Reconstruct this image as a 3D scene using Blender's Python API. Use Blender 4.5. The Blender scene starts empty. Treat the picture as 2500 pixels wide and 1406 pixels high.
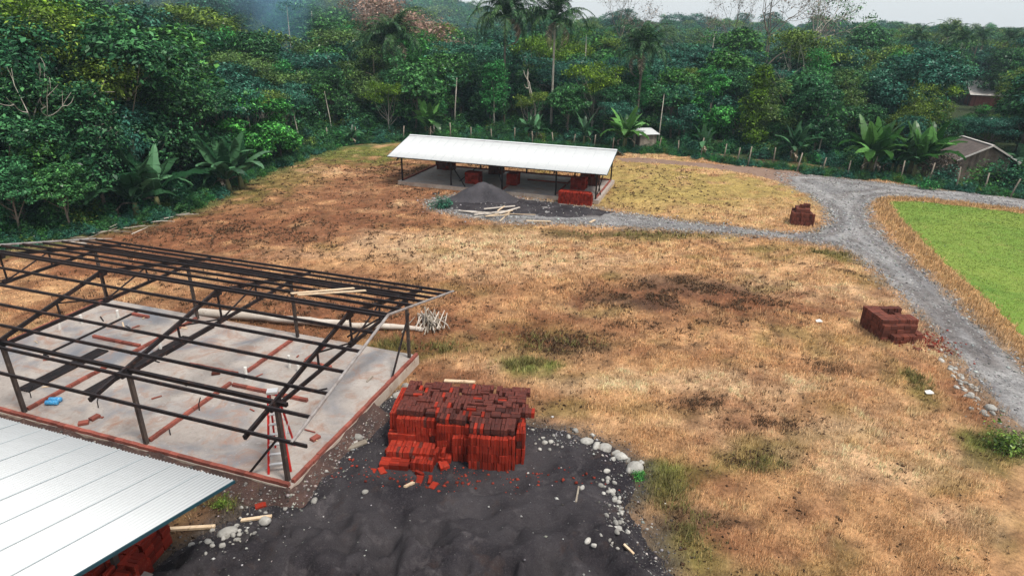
import bpy, math, random
import numpy as np
from mathutils import Vector, Matrix

random.seed(7)
R = math.radians
scn = bpy.context.scene
COL = scn.collection

# ------------------------------------------------------------------ camera, sky, sun, exposure
FPX, PITCH, ROLL, CAM_H = 1517.2, 0.3965, -0.0181, 12.5
cp, sp, cr, sr = math.cos(PITCH), math.sin(PITCH), math.cos(ROLL), math.sin(ROLL)
_R, _U, _F = Vector((1, 0, 0)), Vector((0, sp, cp)), Vector((0, cp, -sp))
_right, _up = cr * _R - sr * _U, sr * _R + cr * _U
cam = bpy.data.cameras.new('camera')
cam.sensor_width = 36.0
cam.lens = FPX / 2500.0 * 36.0
cam.clip_end = 4000
camo = bpy.data.objects.new('camera', cam)
m3 = Matrix((_right, _up, -_F)).transposed()
camo.matrix_world = Matrix.Translation((0, 0, CAM_H)) @ m3.to_4x4()
COL.objects.link(camo)
scn.camera = camo

SUN_EL, SUN_AZ = R(62), R(128)          # azimuth clockwise from +Y: behind the camera, to the right
world = bpy.data.worlds.new('World')
scn.world = world
world.use_nodes = True
wn = world.node_tree.nodes
wl = world.node_tree.links
sky = wn.new('ShaderNodeTexSky')
sky.sky_type = 'NISHITA'
sky.sun_disc = False
sky.sun_elevation = SUN_EL
sky.sun_rotation = SUN_AZ
sky.air_density = 1.0
sky.dust_density = 4.0
sky.ozone_density = 1.0
wmix = wn.new('ShaderNodeMix')
wmix.data_type = 'RGBA'
wmix.inputs['Factor'].default_value = 0.68
wmix.inputs['B'].default_value = (8.6, 8.9, 9.1, 1)      # even thin cloud
wl.new(sky.outputs[0], wmix.inputs['A'])
wl.new(wmix.outputs['Result'], wn['Background'].inputs['Color'])
wn['Background'].inputs['Strength'].default_value = 0.048

sun = bpy.data.lights.new('sun', 'SUN')
sun.energy = 1.5
sun.angle = R(12)
sun.color = (1.0, 0.95, 0.87)
suno = bpy.data.objects.new('sun', sun)
d = Vector((math.sin(SUN_AZ) * math.cos(SUN_EL), math.cos(SUN_AZ) * math.cos(SUN_EL), math.sin(SUN_EL)))
suno.rotation_euler = d.to_track_quat('Z', 'Y').to_euler()
suno.location = (30, -40, 60)
COL.objects.link(suno)

vs = scn.view_settings
vs.view_transform = 'Standard'
vs.look = 'None'
vs.exposure = 1.40
vs.gamma = 1.0
vs.use_curve_mapping = False
scn.cycles.use_denoising = True
scn.cycles.max_bounces = 6
scn.cycles.diffuse_bounces = 1
scn.cycles.glossy_bounces = 2
scn.cycles.transmission_bounces = 3
scn.cycles.volume_bounces = 0


# ------------------------------------------------------------------ survey helpers (photo pixel -> place on the ground)
def G(u, v, z=0.0):
    a, b = (u - 1250) / FPX, -(v - 703) / FPX
    xc, yc = cr * a + sr * b, -sr * a + cr * b
    dx, dy, dz = xc, cp + yc * sp, -sp + yc * cp
    t = (z - CAM_H) / dz
    return (dx * t, dy * t, z)


def XA(u, Y, z=6.0):
    """world X of photo column u at distance Y"""
    depth = Y * cp - (z - CAM_H) * sp
    return (u - 1250) / FPX * depth


def ZA(v, Y, u=1250):
    """height at distance Y seen at photo row v"""
    a, b = (u - 1250) / FPX, -(v - 703) / FPX
    yc = -sr * a + cr * b
    return CAM_H + Y * (-sp + yc * cp) / (cp + yc * sp)


# ------------------------------------------------------------------ noise
def _hash(i, j, s):
    n = (i * 374761393 + j * 668265263 + s * 2147483647) & 0xFFFFFFFF
    n = ((n ^ (n >> 13)) * 1274126177) & 0xFFFFFFFF
    return ((n ^ (n >> 16)) & 0xFFFF) / 65535.0


def vnoise(x, y, s=0):
    x = np.asarray(x, float)
    y = np.asarray(y, float)
    i = np.floor(x).astype(np.int64)
    j = np.floor(y).astype(np.int64)
    fx, fy = x - i, y - j
    fx = fx * fx * (3 - 2 * fx)
    fy = fy * fy * (3 - 2 * fy)
    a, b = _hash(i, j, s), _hash(i + 1, j, s)
    c, e = _hash(i, j + 1, s), _hash(i + 1, j + 1, s)
    return (a * (1 - fx) + b * fx) * (1 - fy) + (c * (1 - fx) + e * fx) * fy


def fbm(x, y, s=0, o=4):
    t, amp, tot = 0.0, 1.0, 0.0
    for k in range(o):
        t = t + amp * vnoise(x * 2 ** k, y * 2 ** k, s + 17 * k)
        tot += amp
        amp *= 0.5
    return t / tot


def ss(t):
    t = np.clip(t, 0, 1)
    return t * t * (3 - 2 * t)


# ------------------------------------------------------------------ scene helpers
def tag(o, label=None, cat=None, group=None, kind=None):
    if label: o['label'] = label
    if cat: o['category'] = cat
    if group: o['group'] = group
    if kind: o['kind'] = kind
    return o


def link(name, data, parent=None):
    o = bpy.data.objects.new(name, data)
    COL.objects.link(o)
    if parent is not None:
        o.parent = parent
    return o


def empty(name, loc, rz=0.0, label=None, cat=None, group=None):
    o = link(name, None)
    o.empty_display_size = 0.2
    o.location = loc
    o.rotation_euler = (0, 0, rz)
    return tag(o, label, cat, group)


def copy_tree(o, parent=None):
    c = o.copy()
    COL.objects.link(c)
    c.parent = parent
    for ch in list(o.children):
        copy_tree(ch, c)
    return c


class MB:
    def __init__(self):
        self.v, self.f = [], []

    def add(self, v, f):
        n = len(self.v)
        self.v += [tuple(p) for p in v]
        self.f += [tuple(i + n for i in q) for q in f]
        return self

    def box(self, c, s, rz=0.0, mat=None):
        hx, hy, hz = s[0] / 2, s[1] / 2, s[2] / 2
        pts = [Vector((x, y, z)) for x in (-hx, hx) for y in (-hy, hy) for z in (-hz, hz)]
        M = Matrix.Rotation(rz, 3, 'Z') if mat is None else mat
        pts = [M @ p + Vector(c) for p in pts]
        return self.add(pts, [(0, 1, 3, 2), (4, 6, 7, 5), (0, 4, 5, 1), (2, 3, 7, 6), (0, 2, 6, 4), (1, 5, 7, 3)])

    def bar(self, a, b, w, h=None, up=(0, 0, 1)):
        a, b = Vector(a), Vector(b)
        h = h or w
        t = (b - a)
        L = t.length
        t.normalize()
        up = Vector(up)
        if abs(t.dot(up)) > 0.95: up = Vector((0, 1, 0))
        s = t.cross(up).normalized()
        n = s.cross(t)
        M = Matrix((t, s, n)).transposed()
        return self.box((a + b) / 2, (L, w, h), mat=M)

    def tube(self, pts, rad, n=6, cap=True):
        pts = [Vector(p) for p in pts]
        rad = [float(r_) for r_ in rad] if hasattr(rad, '__len__') else [rad] * len(pts)
        V, F = [], []
        for i, p in enumerate(pts):
            t = (pts[min(i + 1, len(pts) - 1)] - pts[max(i - 1, 0)]).normalized()
            ref = Vector((0, 0, 1)) if abs(t.z) < 0.9 else Vector((1, 0, 0))
            s = t.cross(ref).normalized()
            u = t.cross(s)
            for k in range(n):
                a = 2 * math.pi * k / n
                V.append(p + rad[i] * (math.cos(a) * s + math.sin(a) * u))
        for i in range(len(pts) - 1):
            for k in range(n):
                a, b = i * n + k, i * n + (k + 1) % n
                F.append((a, a + n, b + n, b))
        if cap:
            F.append(tuple(range(n)))
            F.append(tuple(range((len(pts) - 1) * n + n - 1, (len(pts) - 1) * n - 1, -1)))
        return self.add(V, F)

    def mesh(self, name, mat, smooth=False):
        me = bpy.data.meshes.new(name)
        me.from_pydata(self.v, [], self.f)
        if mat: me.materials.append(mat)
        if smooth: me.shade_smooth()
        me.update()
        return me

    def build(self, name, mat, parent=None, smooth=False):
        return link(name, self.mesh(name, mat, smooth), parent)


def npmesh(name, V, F, mats, colors=None, smooth=False, midx=None):
    """V (n,3); F (m,k) all faces same size k"""
    me = bpy.data.meshes.new(name)
    n, (m, k) = len(V), F.shape
    me.vertices.add(n)
    me.vertices.foreach_set('co', np.ascontiguousarray(V, dtype=np.float32).ravel())
    me.loops.add(m * k)
    me.loops.foreach_set('vertex_index', np.ascontiguousarray(F, dtype=np.int32).ravel())
    me.polygons.add(m)
    me.polygons.foreach_set('loop_start', np.arange(0, m * k, k, dtype=np.int32))
    me.polygons.foreach_set('loop_total', np.full(m, k, dtype=np.int32))
    for mt in (mats if isinstance(mats, (list, tuple)) else [mats]):
        me.materials.append(mt)
    if midx is not None:
        me.polygons.foreach_set('material_index', np.ascontiguousarray(midx, dtype=np.int32))
    if colors is not None:
        at = me.attributes.new('tint', 'FLOAT_COLOR', 'POINT')
        c4 = np.ones((n, 4), np.float32)
        c4[:, :3] = colors
        at.data.foreach_set('color', c4.ravel())
    me.update(calc_edges=True)
    me.validate()
    if smooth: me.shade_smooth()
    return me


# ------------------------------------------------------------------ materials
def _mat(name):
    m = bpy.data.materials.new(name)
    m.use_nodes = True
    nt = m.node_tree
    b = nt.nodes['Principled BSDF']
    return m, nt, b


def mixrgb(nt, fac, a, b, mode='MIX'):
    n = nt.nodes.new('ShaderNodeMix')
    n.data_type = 'RGBA'
    n.blend_type = mode
    for sock, val in ((n.inputs['Factor'], fac), (n.inputs['A'], a), (n.inputs['B'], b)):
        if hasattr(val, 'links') or hasattr(val, 'is_linked'):
            nt.links.new(val, sock)
        else:
            sock.default_value = val if not isinstance(val, tuple) else (*val[:3], 1)
    return n.outputs['Result']


def noise(nt, scale, detail=4, rough=0.6, coord='Object', dist=0.0):
    tc = nt.nodes.new('ShaderNodeTexCoord')
    n = nt.nodes.new('ShaderNodeTexNoise')
    n.inputs['Scale'].default_value = scale
    n.inputs['Detail'].default_value = detail
    n.inputs['Roughness'].default_value = rough
    n.inputs['Distortion'].default_value = dist
    nt.links.new(tc.outputs[coord], n.inputs['Vector'])
    return n.outputs['Fac']


def ramp(nt, fac, lo, hi):
    n = nt.nodes.new('ShaderNodeMapRange')
    n.inputs['From Min'].default_value = lo
    n.inputs['From Max'].default_value = hi
    nt.links.new(fac, n.inputs['Value'])
    return n.outputs['Result']


def bump(nt, b, h, strength=0.4, dist=0.02):
    n = nt.nodes.new('ShaderNodeBump')
    n.inputs['Strength'].default_value = strength
    n.inputs['Distance'].default_value = dist
    nt.links.new(h, n.inputs['Height'])
    nt.links.new(n.outputs['Normal'], b.inputs['Normal'])


def worn(name, c1, c2, scale=3.0, rough=0.8, c3=None, s3=14.0, bmp=0.3, bd=0.01, metal=0.0, spec=0.3, vary=0.0, lo=0.35, hi=0.65):
    m, nt, b = _mat(name)
    f = ramp(nt, noise(nt, scale, 6, 0.65), lo, hi)
    c = mixrgb(nt, f, c1, c2)
    if c3:
        f3 = ramp(nt, noise(nt, s3, 5, 0.7), 0.56, 0.72)
        c = mixrgb(nt, f3, c, c3)
    if vary:
        oi = nt.nodes.new('ShaderNodeObjectInfo')
        hv = nt.nodes.new('ShaderNodeHueSaturation')
        mr = nt.nodes.new('ShaderNodeMapRange')
        mr.inputs['To Min'].default_value = 1 - vary
        mr.inputs['To Max'].default_value = 1 + vary
        nt.links.new(oi.outputs['Random'], mr.inputs['Value'])
        nt.links.new(mr.outputs['Result'], hv.inputs['Value'])
        nt.links.new(c, hv.inputs['Color'])
        c = hv.outputs['Color']
    nt.links.new(c, b.inputs['Base Color'])
    b.inputs['Roughness'].default_value = rough
    b.inputs['Metallic'].default_value = metal
    b.inputs['Specular IOR Level'].default_value = spec
    if bmp: bump(nt, b, noise(nt, scale * 8, 5, 0.7), bmp, bd)
    return m


def leafmat(name, c1, c2, c3=None, trans=0.12, rough=0.42, whole=False):
    """leaf colour varies leaf by leaf and tree by tree"""
    m, nt, b = _mat(name)
    geo = nt.nodes.new('ShaderNodeNewGeometry')
    oi = nt.nodes.new('ShaderNodeObjectInfo')
    pw = nt.nodes.new('ShaderNodeMath')
    pw.operation = 'POWER'
    rnd_out = oi.outputs['Random'] if whole else geo.outputs['Random Per Island']
    nt.links.new(rnd_out, pw.inputs[0])
    pw.inputs[1].default_value = 2.6
    c = mixrgb(nt, pw.outputs[0], tuple(k * .50 for k in c1), tuple(k * 2.05 for k in c2))  # mostly dark leaves, few bright: speckled highlights and shade put into the colour
    if c3:
        c = mixrgb(nt, ramp(nt, oi.outputs['Random'], 0.2, 1.4), c, mixrgb(nt, pw.outputs[0], tuple(k * .45 for k in c3), tuple(k * 1.9 for k in c3)))
    big = ramp(nt, noise(nt, 0.55, 3, 0.6), 0.3, 0.75)
    hv = nt.nodes.new('ShaderNodeHueSaturation')
    mr = nt.nodes.new('ShaderNodeMapRange')
    mr.inputs['To Min'].default_value = 0.60
    mr.inputs['To Max'].default_value = 1.45
    nt.links.new(big, mr.inputs['Value'])
    nt.links.new(mr.outputs['Result'], hv.inputs['Value'])
    nt.links.new(c, hv.inputs['Color'])
    c = hv.outputs['Color']
    nt.links.new(c, b.inputs['Base Color'])
    b.inputs['Roughness'].default_value = rough
    # some leaves are waxy, most are dull
    wx = nt.nodes.new('ShaderNodeMath')
    wx.operation = 'MULTIPLY'
    fr_ = nt.nodes.new('ShaderNodeMath')
    fr_.operation = 'FRACT'
    m9 = nt.nodes.new('ShaderNodeMath')
    m9.operation = 'MULTIPLY'
    m9.inputs[1].default_value = 7.31
    nt.links.new(rnd_out, m9.inputs[0])
    nt.links.new(m9.outputs[0], fr_.inputs[0])
    nt.links.new(ramp(nt, fr_.outputs[0], .62, 1.0), wx.inputs[0])
    wx.inputs[1].default_value = .55
    nt.links.new(wx.outputs[0], b.inputs['Specular IOR Level'])
    tr = nt.nodes.new('ShaderNodeBsdfTranslucent')
    nt.links.new(c, tr.inputs['Color'])
    mx = nt.nodes.new('ShaderNodeMixShader')
    mx.inputs[0].default_value = trans
    nt.links.new(b.outputs[0], mx.inputs[1])
    nt.links.new(tr.outputs[0], mx.inputs[2])
    nt.links.new(mx.outputs[0], nt.nodes['Material Output'].inputs['Surface'])
    return m


def tintmat(name, fine=22.0, rough=0.95, lo=0.6, hi=1.35, bmp=0.5, bd=0.03, island=False, coord='Object'):
    """surface colour from the 'tint' attribute plus fine grain"""
    m, nt, b = _mat(name)
    at = nt.nodes.new('ShaderNodeAttribute')
    at.attribute_name = 'tint'
    hv = nt.nodes.new('ShaderNodeHueSaturation')
    mr = nt.nodes.new('ShaderNodeMapRange')
    mr.inputs['From Min'].default_value = 0.25 if not island else 0.0
    mr.inputs['From Max'].default_value = 0.75 if not island else 1.0
    mr.inputs['To Min'].default_value = lo
    mr.inputs['To Max'].default_value = hi
    if island:
        g = nt.nodes.new('ShaderNodeNewGeometry')
        nt.links.new(g.outputs['Random Per Island'], mr.inputs['Value'])
    else:
        nt.links.new(mixrgb(nt, .5, noise(nt, fine, 6, 0.8, coord), noise(nt, fine * .22, 5, 0.7, coord, .6)), mr.inputs['Value'])
        mr.inputs['From Min'].default_value, mr.inputs['From Max'].default_value = .36, .64
    nt.links.new(mr.outputs['Result'], hv.inputs['Value'])
    nt.links.new(at.outputs['Color'], hv.inputs['Color'])
    nt.links.new(hv.outputs['Color'], b.inputs['Base Color'])
    b.inputs['Roughness'].default_value = rough
    b.inputs['Specular IOR Level'].default_value = 0.15
    if bmp: bump(nt, b, noise(nt, fine * 0.4, 6, 0.75, coord), bmp, bd)
    return m


M = {}
M['ground'] = tintmat('dry ground', 9.0, lo=0.42, hi=1.5, bmp=1.0, bd=0.12)
M['blade'] = tintmat('dry grass blade', island=True, lo=0.42, hi=1.62, bmp=0)
M['steel'] = worn('dark painted steel', (.010, .0075, .009), (.022, .016, .016), 2.0, 0.55, (.07, .032, .024), 5.0, 0.1, vary=.3, spec=.22)
M['post'] = worn('primed steel post', (.075, .055, .045), (.035, .026, .025), 2.2, 0.6, (.16, .12, .09), 7.0, 0.15, vary=.2)
M['rail'] = worn('bare metal tube', (.30, .28, .27), (.16, .13, .12), 4.0, 0.4, None, bmp=0.1)
M['concrete'] = None
M['slabside'] = worn('slab edge concrete', (.50, .43, .36), (.33, .25, .20), 1.4, 0.9, (.26, .17, .12), 3.0, 0.3, 0.01)
M['brick'] = worn('red clay brick', (.25, .024, .012), (.165, .017, .010), 5.0, 0.85, (.30, .075, .045), 9.0, 0.4, 0.006, vary=.40, spec=.1)
M['brickdirty'] = worn('soiled clay brick', (.085, .018, .012), (.045, .012, .009), 6.0, 0.85, (.16, .05, .035), 16.0, 0.3, 0.004, vary=.45)
M['bricklow'] = worn('weathered brick course', (.27, .075, .05), (.18, .05, .04), 5.0, 0.85, (.34, .17, .12), 12.0, 0.35, 0.005, vary=.3)
M['brickold'] = worn('old brown brick', (.14, .035, .02), (.075, .022, .014), 5.0, 0.85, (.22, .075, .045), 12.0, 0.35, 0.005, vary=.35)
M['white'] = worn('white coated roof sheet', (.575, .59, .595), (.54, .555, .56), .5, 0.5, (.50, .51, .51), 1.1, 0.0, spec=.25)
M['seam'] = worn('overlap shadow grey', (.42, .47, .49), (.5, .54, .55), 3.0, .6, None, bmp=0)  # grey that stands in for the shadow line where roof sheets overlap
M['teal'] = worn('blue green trim', (.012, .055, .075), (.014, .04, .055), 2.0, 0.5, None, bmp=0)
M['sand'] = None
M['dirt'] = worn('brown dirt', (.17, .105, .075), (.24, .16, .12), .8, .95, (.10, .06, .045), 5.0, .6, .04)
M['bark'] = worn('bark', (.20, .165, .13), (.10, .085, .065), 2.5, 0.9, (.24, .21, .17), 5.0, 0.4, 0.02, vary=.3)
M['palebark'] = worn('pale bark', (.46, .43, .37), (.30, .27, .22), 1.5, 0.85, (.16, .14, .11), 5.0, 0.3, 0.02)
M['log'] = worn('peeled log', (.58, .52, .46), (.44, .38, .32), 1.2, 0.85, (.26, .19, .14), 4.0, 0.3, 0.02)
M['timber'] = worn('pale sawn timber', (.60, .47, .33), (.46, .33, .21), 2.5, 0.85, (.30, .2, .12), 9.0, 0.2, 0.005, vary=.2)
M['oldwood'] = worn('weathered board', (.30, .26, .21), (.19, .155, .12), 2.5, 0.9, (.10, .08, .06), 7.0, 0.3, 0.005, vary=.2)
M['brownboard'] = worn('brown weathered board', (.22, .17, .135), (.13, .095, .075), 2.5, 0.9, (.32, .27, .22), 6.0, 0.3, 0.005, vary=.3)
M['stone'] = worn('pale river stone', (.40, .385, .355), (.27, .258, .235), 1.1, 0.9, (.14, .125, .105), 3.0, 0.5, 0.05, vary=.35)
M['tin'] = worn('weathered tin roof', (.60, .57, .54), (.44, .40, .37), 1.5, 0.6, (.25, .15, .10), 4.0, 0.1, metal=.2)
M['shingle'] = worn('brown board roof', (.12, .095, .085), (.075, .06, .055), 2.0, 0.85, (.18, .14, .12), 7.0, 0.3, 0.01)
M['redpaint'] = worn('red ladder rail', (.55, .02, .015), (.42, .015, .012), 4.0, 0.4, None, bmp=0)
M['alu'] = worn('aluminium', (.72, .72, .72), (.6, .6, .6), 4.0, 0.35, None, bmp=0, metal=.5)
M['pvc'] = worn('white plastic pipe', (.78, .76, .72), (.66, .63, .58), 4.0, 0.5, None, bmp=0)
M['blue'] = worn('blue plastic wrap', (.03, .20, .46), (.05, .34, .60), 14.0, 0.35, (.6, .7, .75), 24.0, 0.2)
M['sandpile'] = worn('grey sand', (.060, .055, .062), (.036, .033, .038), 1.2, 0.95, (.09, .082, .082), 8.0, 0.5, 0.02)
M['leaf_dark'] = leafmat('dark broad leaf', (0.0176, 0.0756, 0.0336), (0.0508, 0.1323, 0.0400), (0.0254, 0.1185, 0.0692))
M['leaf_mid'] = leafmat('mid green leaf', (0.0350, 0.1299, 0.0388), (0.0820, 0.2052, 0.0450), (0.0430, 0.1693, 0.0869))
M['leaf_olive'] = leafmat('olive leaf', (0.0643, 0.1285, 0.0223), (0.1386, 0.2010, 0.0328), (0.0737, 0.1476, 0.0568))
M['leaf_yellow'] = leafmat('yellow green leaf', (0.0616, 0.1579, 0.0166), (0.1441, 0.2253, 0.0218), (0.0837, 0.1822, 0.0239))
M['leaf_bright'] = leafmat('bright green leaf', (0.0278, 0.1676, 0.0394), (0.0781, 0.2744, 0.0506), (0.0408, 0.2174, 0.0745))
M['leaf_teal'] = leafmat('blue green leaf', (0.0205, 0.0997, 0.0640), (0.0515, 0.1552, 0.0913), (0.0352, 0.1229, 0.0946))
M['leaf_dry'] = leafmat('dry pinkish leaf', (.42, .26, .20), (.34, .22, .17), (.36, .24, .19), trans=.15)
M['leaf_greydry'] = leafmat('grey brown dry leaf', (.16, .12, .10), (.26, .20, .16), (.2, .16, .14), trans=.15)
M['palm'] = leafmat('palm frond', (0.0153, 0.0549, 0.0252), (0.0538, 0.1024, 0.0358), (0.0274, 0.0760, 0.0391), rough=.45)
M['palmdead'] = leafmat('dead palm frond', (.17, .13, .09), (.28, .23, .17), trans=.1)
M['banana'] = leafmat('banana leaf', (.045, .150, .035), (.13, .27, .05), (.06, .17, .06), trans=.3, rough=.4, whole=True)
M['bananadark'] = leafmat('shaded banana leaf', (.030, .105, .045), (.08, .17, .07), (.05, .13, .07), trans=.25, rough=.4, whole=True)  # darker copy of the banana leaf, its shade put into the colour
M['bananastem'] = worn('banana stem', (.14, .16, .06), (.10, .085, .04), 3.0, 0.8, (.2, .15, .08), 6.0, 0.2)


def concrete_mat():
    m, nt, b = _mat('stained concrete floor')
    c = mixrgb(nt, ramp(nt, noise(nt, .45, 5, .6, dist=.6), .35, .68), (.40, .355, .32), (.29, .25, .225))
    c = mixrgb(nt, ramp(nt, noise(nt, .30, 4, .55, dist=1.2), .50, .68), c, (.165, .17, .19))
    c = mixrgb(nt, ramp(nt, noise(nt, 1.1, 6, .7, dist=1.2), .50, .72), c, (.29, .165, .115))
    c = mixrgb(nt, ramp(nt, noise(nt, 2.2, 6, .75, dist=2.0), .60, .72), c, (.46, .44, .42))
    c = mixrgb(nt, ramp(nt, noise(nt, 9, 6, .75), .50, .85), c, (.18, .155, .14))
    nt.links.new(c, b.inputs['Base Color'])
    rr = nt.nodes.new('ShaderNodeMapRange')
    rr.inputs['To Min'].default_value = .9
    rr.inputs['To Max'].default_value = .45
    nt.links.new(ramp(nt, noise(nt, .30, 4, .55, dist=1.2), .54, .74), rr.inputs['Value'])
    nt.links.new(rr.outputs['Result'], b.inputs['Roughness'])
    bump(nt, b, noise(nt, 6, 6, .7), .25, .01)
    return m


def sand_mat():
    m, nt, b = _mat('black river sand')
    c = mixrgb(nt, ramp(nt, noise(nt, .5, 5, .6, dist=.4), .35, .65), (.022, .019, .023), (.056, .050, .054))
    c = mixrgb(nt, ramp(nt, noise(nt, 1.3, 6, .7, dist=.3), .55, .75), c, (.105, .092, .095))
    c = mixrgb(nt, ramp(nt, noise(nt, .9, 5, .7, dist=.2), .58, .76), c, (.055, .036, .031))
    c = mixrgb(nt, ramp(nt, noise(nt, 22, 5, .85), .52, .72), c, (.085, .080, .080))
    c = mixrgb(nt, ramp(nt, noise(nt, 31, 4, .8), .56, .70), c, (.008, .007, .008))
    nt.links.new(c, b.inputs['Base Color'])
    b.inputs['Roughness'].default_value = 1.0
    b.inputs['Specular IOR Level'].default_value = .05
    bump(nt, b, noise(nt, 18, 8, .8), .9, .05)
    return m


def gravel_mat():
    m, nt, b = _mat('grey road gravel')
    c = mixrgb(nt, ramp(nt, noise(nt, .35, 5, .6, dist=.8), .35, .68), (.115, .11, .112), (.17, .163, .16))
    c = mixrgb(nt, ramp(nt, noise(nt, .8, 5, .65, dist=.5), .57, .75), c, (.12, .085, .07))
    c = mixrgb(nt, ramp(nt, noise(nt, 12, 6, .8), .45, .75), c, (.27, .265, .26))
    c = mixrgb(nt, ramp(nt, noise(nt, 17, 5, .8), .55, .75), c, (.055, .05, .05))
    nt.links.new(c, b.inputs['Base Color'])
    b.inputs['Roughness'].default_value = .95
    b.inputs['Specular IOR Level'].default_value = .15
    bump(nt, b, noise(nt, 14, 6, .8), 1.0, .05)
    return m


def field_mat():
    m, nt, b = _mat('mown green grass')
    c = mixrgb(nt, ramp(nt, noise(nt, .13, 5, .6, dist=.6), .35, .65), (.125, .225, .036), (.20, .262, .05))
    c = mixrgb(nt, ramp(nt, noise(nt, 1.1, 6, .7, dist=.5), .5, .85), c, (.25, .27, .075))
    c = mixrgb(nt, ramp(nt, noise(nt, .45, 6, .7, dist=1.0), .60, .74), c, (.29, .245, .085))
    c = mixrgb(nt, ramp(nt, noise(nt, .22, 5, .7, dist=1.0), .56, .72), c, (.085, .17, .03))
    c = mixrgb(nt, ramp(nt, noise(nt, 14, 6, .8), .45, .85), c, (.09, .19, .02))
    nt.links.new(c, b.inputs['Base Color'])
    b.inputs['Roughness'].default_value = .9
    b.inputs['Specular IOR Level'].default_value = .15
    bump(nt, b, noise(nt, 16, 6, .8), .7, .04)
    return m


M['concrete'], M['sand'], M['gravel'], M['field'] = concrete_mat(), sand_mat(), tintmat('grey road gravel', 13.0, lo=.45, hi=1.65, bmp=1.0, bd=.05), field_mat()

# ------------------------------------------------------------------ layout of the place
A_O, A_YAW = (-6.34, 14.31), -0.3075          # steel frame building, front right post
A_D, A_S, A_ZS, A_ZT, A_ZR, A_ZE, A_OV, A_EV = 7.67, 5.174, 0.386, 2.83, 4.146, 2.91, 1.373, 1.266
B_O, B_YAW = (-9.49, 52.34), -0.3104          # far white-roofed shed, front left post
B_D, B_S, B_L, B_ZS, B_ZT, B_ZR, B_ZE, B_OV, B_EV = 6.87, 4.48, 16.65, .32, 2.29, 3.61, 2.47, .86, .87


def poly(pts):
    return np.array([G(u, v)[:2] for u, v in pts])


road_px = [(2560, 1140), (2480, 1050), (2400, 958), (2310, 850), (2240, 765), (2165, 690), (2100, 632), (2040, 604), (1960, 590),
           (1800, 573), (1600, 560), (1450, 549), (1330, 546), (1200, 541), (1120, 528), (1062, 512), (1046, 492), (1075, 482), (1150, 470),
           (1300, 486), (1440, 505), (1520, 520), (1640, 536), (1800, 556), (1930, 570), (1995, 566), (2028, 545), (2018, 510), (1978, 478), (1920, 448),
           (1900, 440), (1900, 424), (2000, 428), (2200, 452), (2400, 474), (2600, 498),
           (2600, 520), (2450, 505), (2300, 488), (2190, 478), (2135, 486), (2112, 508), (2135, 555), (2225, 640), (2320, 722), (2420, 815), (2520, 915), (2640, 1030)]
pad_px = [(905, 1000), (960, 965), (1080, 985), (1200, 1005), (1300, 1035), (1400, 1052), (1490, 1085), (1552, 1135), (1568, 1190), (1540, 1240),
          (1575, 1290), (1600, 1340), (1640, 1406), (1700, 1500), (1500, 1700), (600, 1700), (250, 1500), (330, 1400), (450, 1330), (560, 1265), (640, 1215), (720, 1205), (800, 1120), (870, 1040)]
field_px = [(2162, 490), (2250, 492), (2350, 503), (2500, 521), (2700, 545), (3200, 640), (3200, 1100), (2560, 885), (2480, 810), (2420, 748), (2330, 668), (2250, 595), (2195, 532)]
track_px = [(1925, 452), (1820, 424), (1700, 408), (1600, 400), (1520, 396), (1500, 386), (1560, 384), (1700, 396), (1850, 408), (1960, 420), (1985, 440)]
apron_px = [(1066, 503), (1082, 486), (1150, 472), (1300, 488), (1430, 505), (1500, 518), (1490, 532), (1400, 535), (1300, 530), (1210, 527), (1130, 520)]
ROAD, PAD, FIELD, TRACK, APRON = poly(road_px), poly(pad_px), poly(field_px), poly(track_px), poly(apron_px)


def local_rect(O, yaw, x0, x1, y0, y1):
    c, s = math.cos(yaw), math.sin(yaw)
    return np.array([(O[0] + c * x - s * y, O[1] + s * x + c * y) for x, y in ((x0, y0), (x1, y0), (x1, y1), (x0, y1))])


SLAB_A = local_rect(A_O, A_YAW, -15.9, .3, -.3, 8.0)
SLAB_B = local_rect(B_O, B_YAW, -.3, 16.95, -.3, 7.2)


def jag(P, amp=.25, step=.8, seed=1):
    """resample a polygon and roughen its border"""
    out = []
    n = len(P)
    for i in range(n):
        a, b = P[i], P[(i + 1) % n]
        L = np.linalg.norm(b - a)
        k = max(1, int(L / step))
        for j in range(k):
            out.append(a + (b - a) * j / k)
    out = np.array(out)
    out[:, 0] += (fbm(out[:, 0] * .9, out[:, 1] * .9, seed) - .5) * 2 * amp * 1.6
    out[:, 1] += (fbm(out[:, 0] * .9 + 40, out[:, 1] * .9, seed + 5) - .5) * 2 * amp * 1.6
    return out


def inside(P, x, y):
    x, y = np.asarray(x, float), np.asarray(y, float)
    r = np.zeros(x.shape, bool)
    n = len(P)
    for i in range(n):
        x0, y0 = P[i]
        x1, y1 = P[(i + 1) % n]
        if y0 == y1: continue
        c = (y0 > y) != (y1 > y)
        r ^= c & (x < (x1 - x0) * (y - y0) / (y1 - y0) + x0)
    return r


def pdist(P, x, y, closed=True):
    """distance to polygon outline"""
    x, y = np.asarray(x, float), np.asarray(y, float)
    best = np.full(x.shape, 1e9)
    n = len(P)
    for i in range(n if closed else n - 1):
        a, b = P[i], P[(i + 1) % n]
        dx, dy = b - a
        L2 = dx * dx + dy * dy + 1e-9
        t = np.clip(((x - a[0]) * dx + (y - a[1]) * dy) / L2, 0, 1)
        best = np.minimum(best, np.hypot(x - a[0] - t * dx, y - a[1] - t * dy))
    return best


ROADJ, PADJ, FIELDJ = jag(jag(ROAD, .3, 1.0, 3), .14, .3, 4), jag(jag(PAD, .25, .6, 9), .12, .2, 8), jag(FIELD, .12, 1.2, 15)
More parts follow.
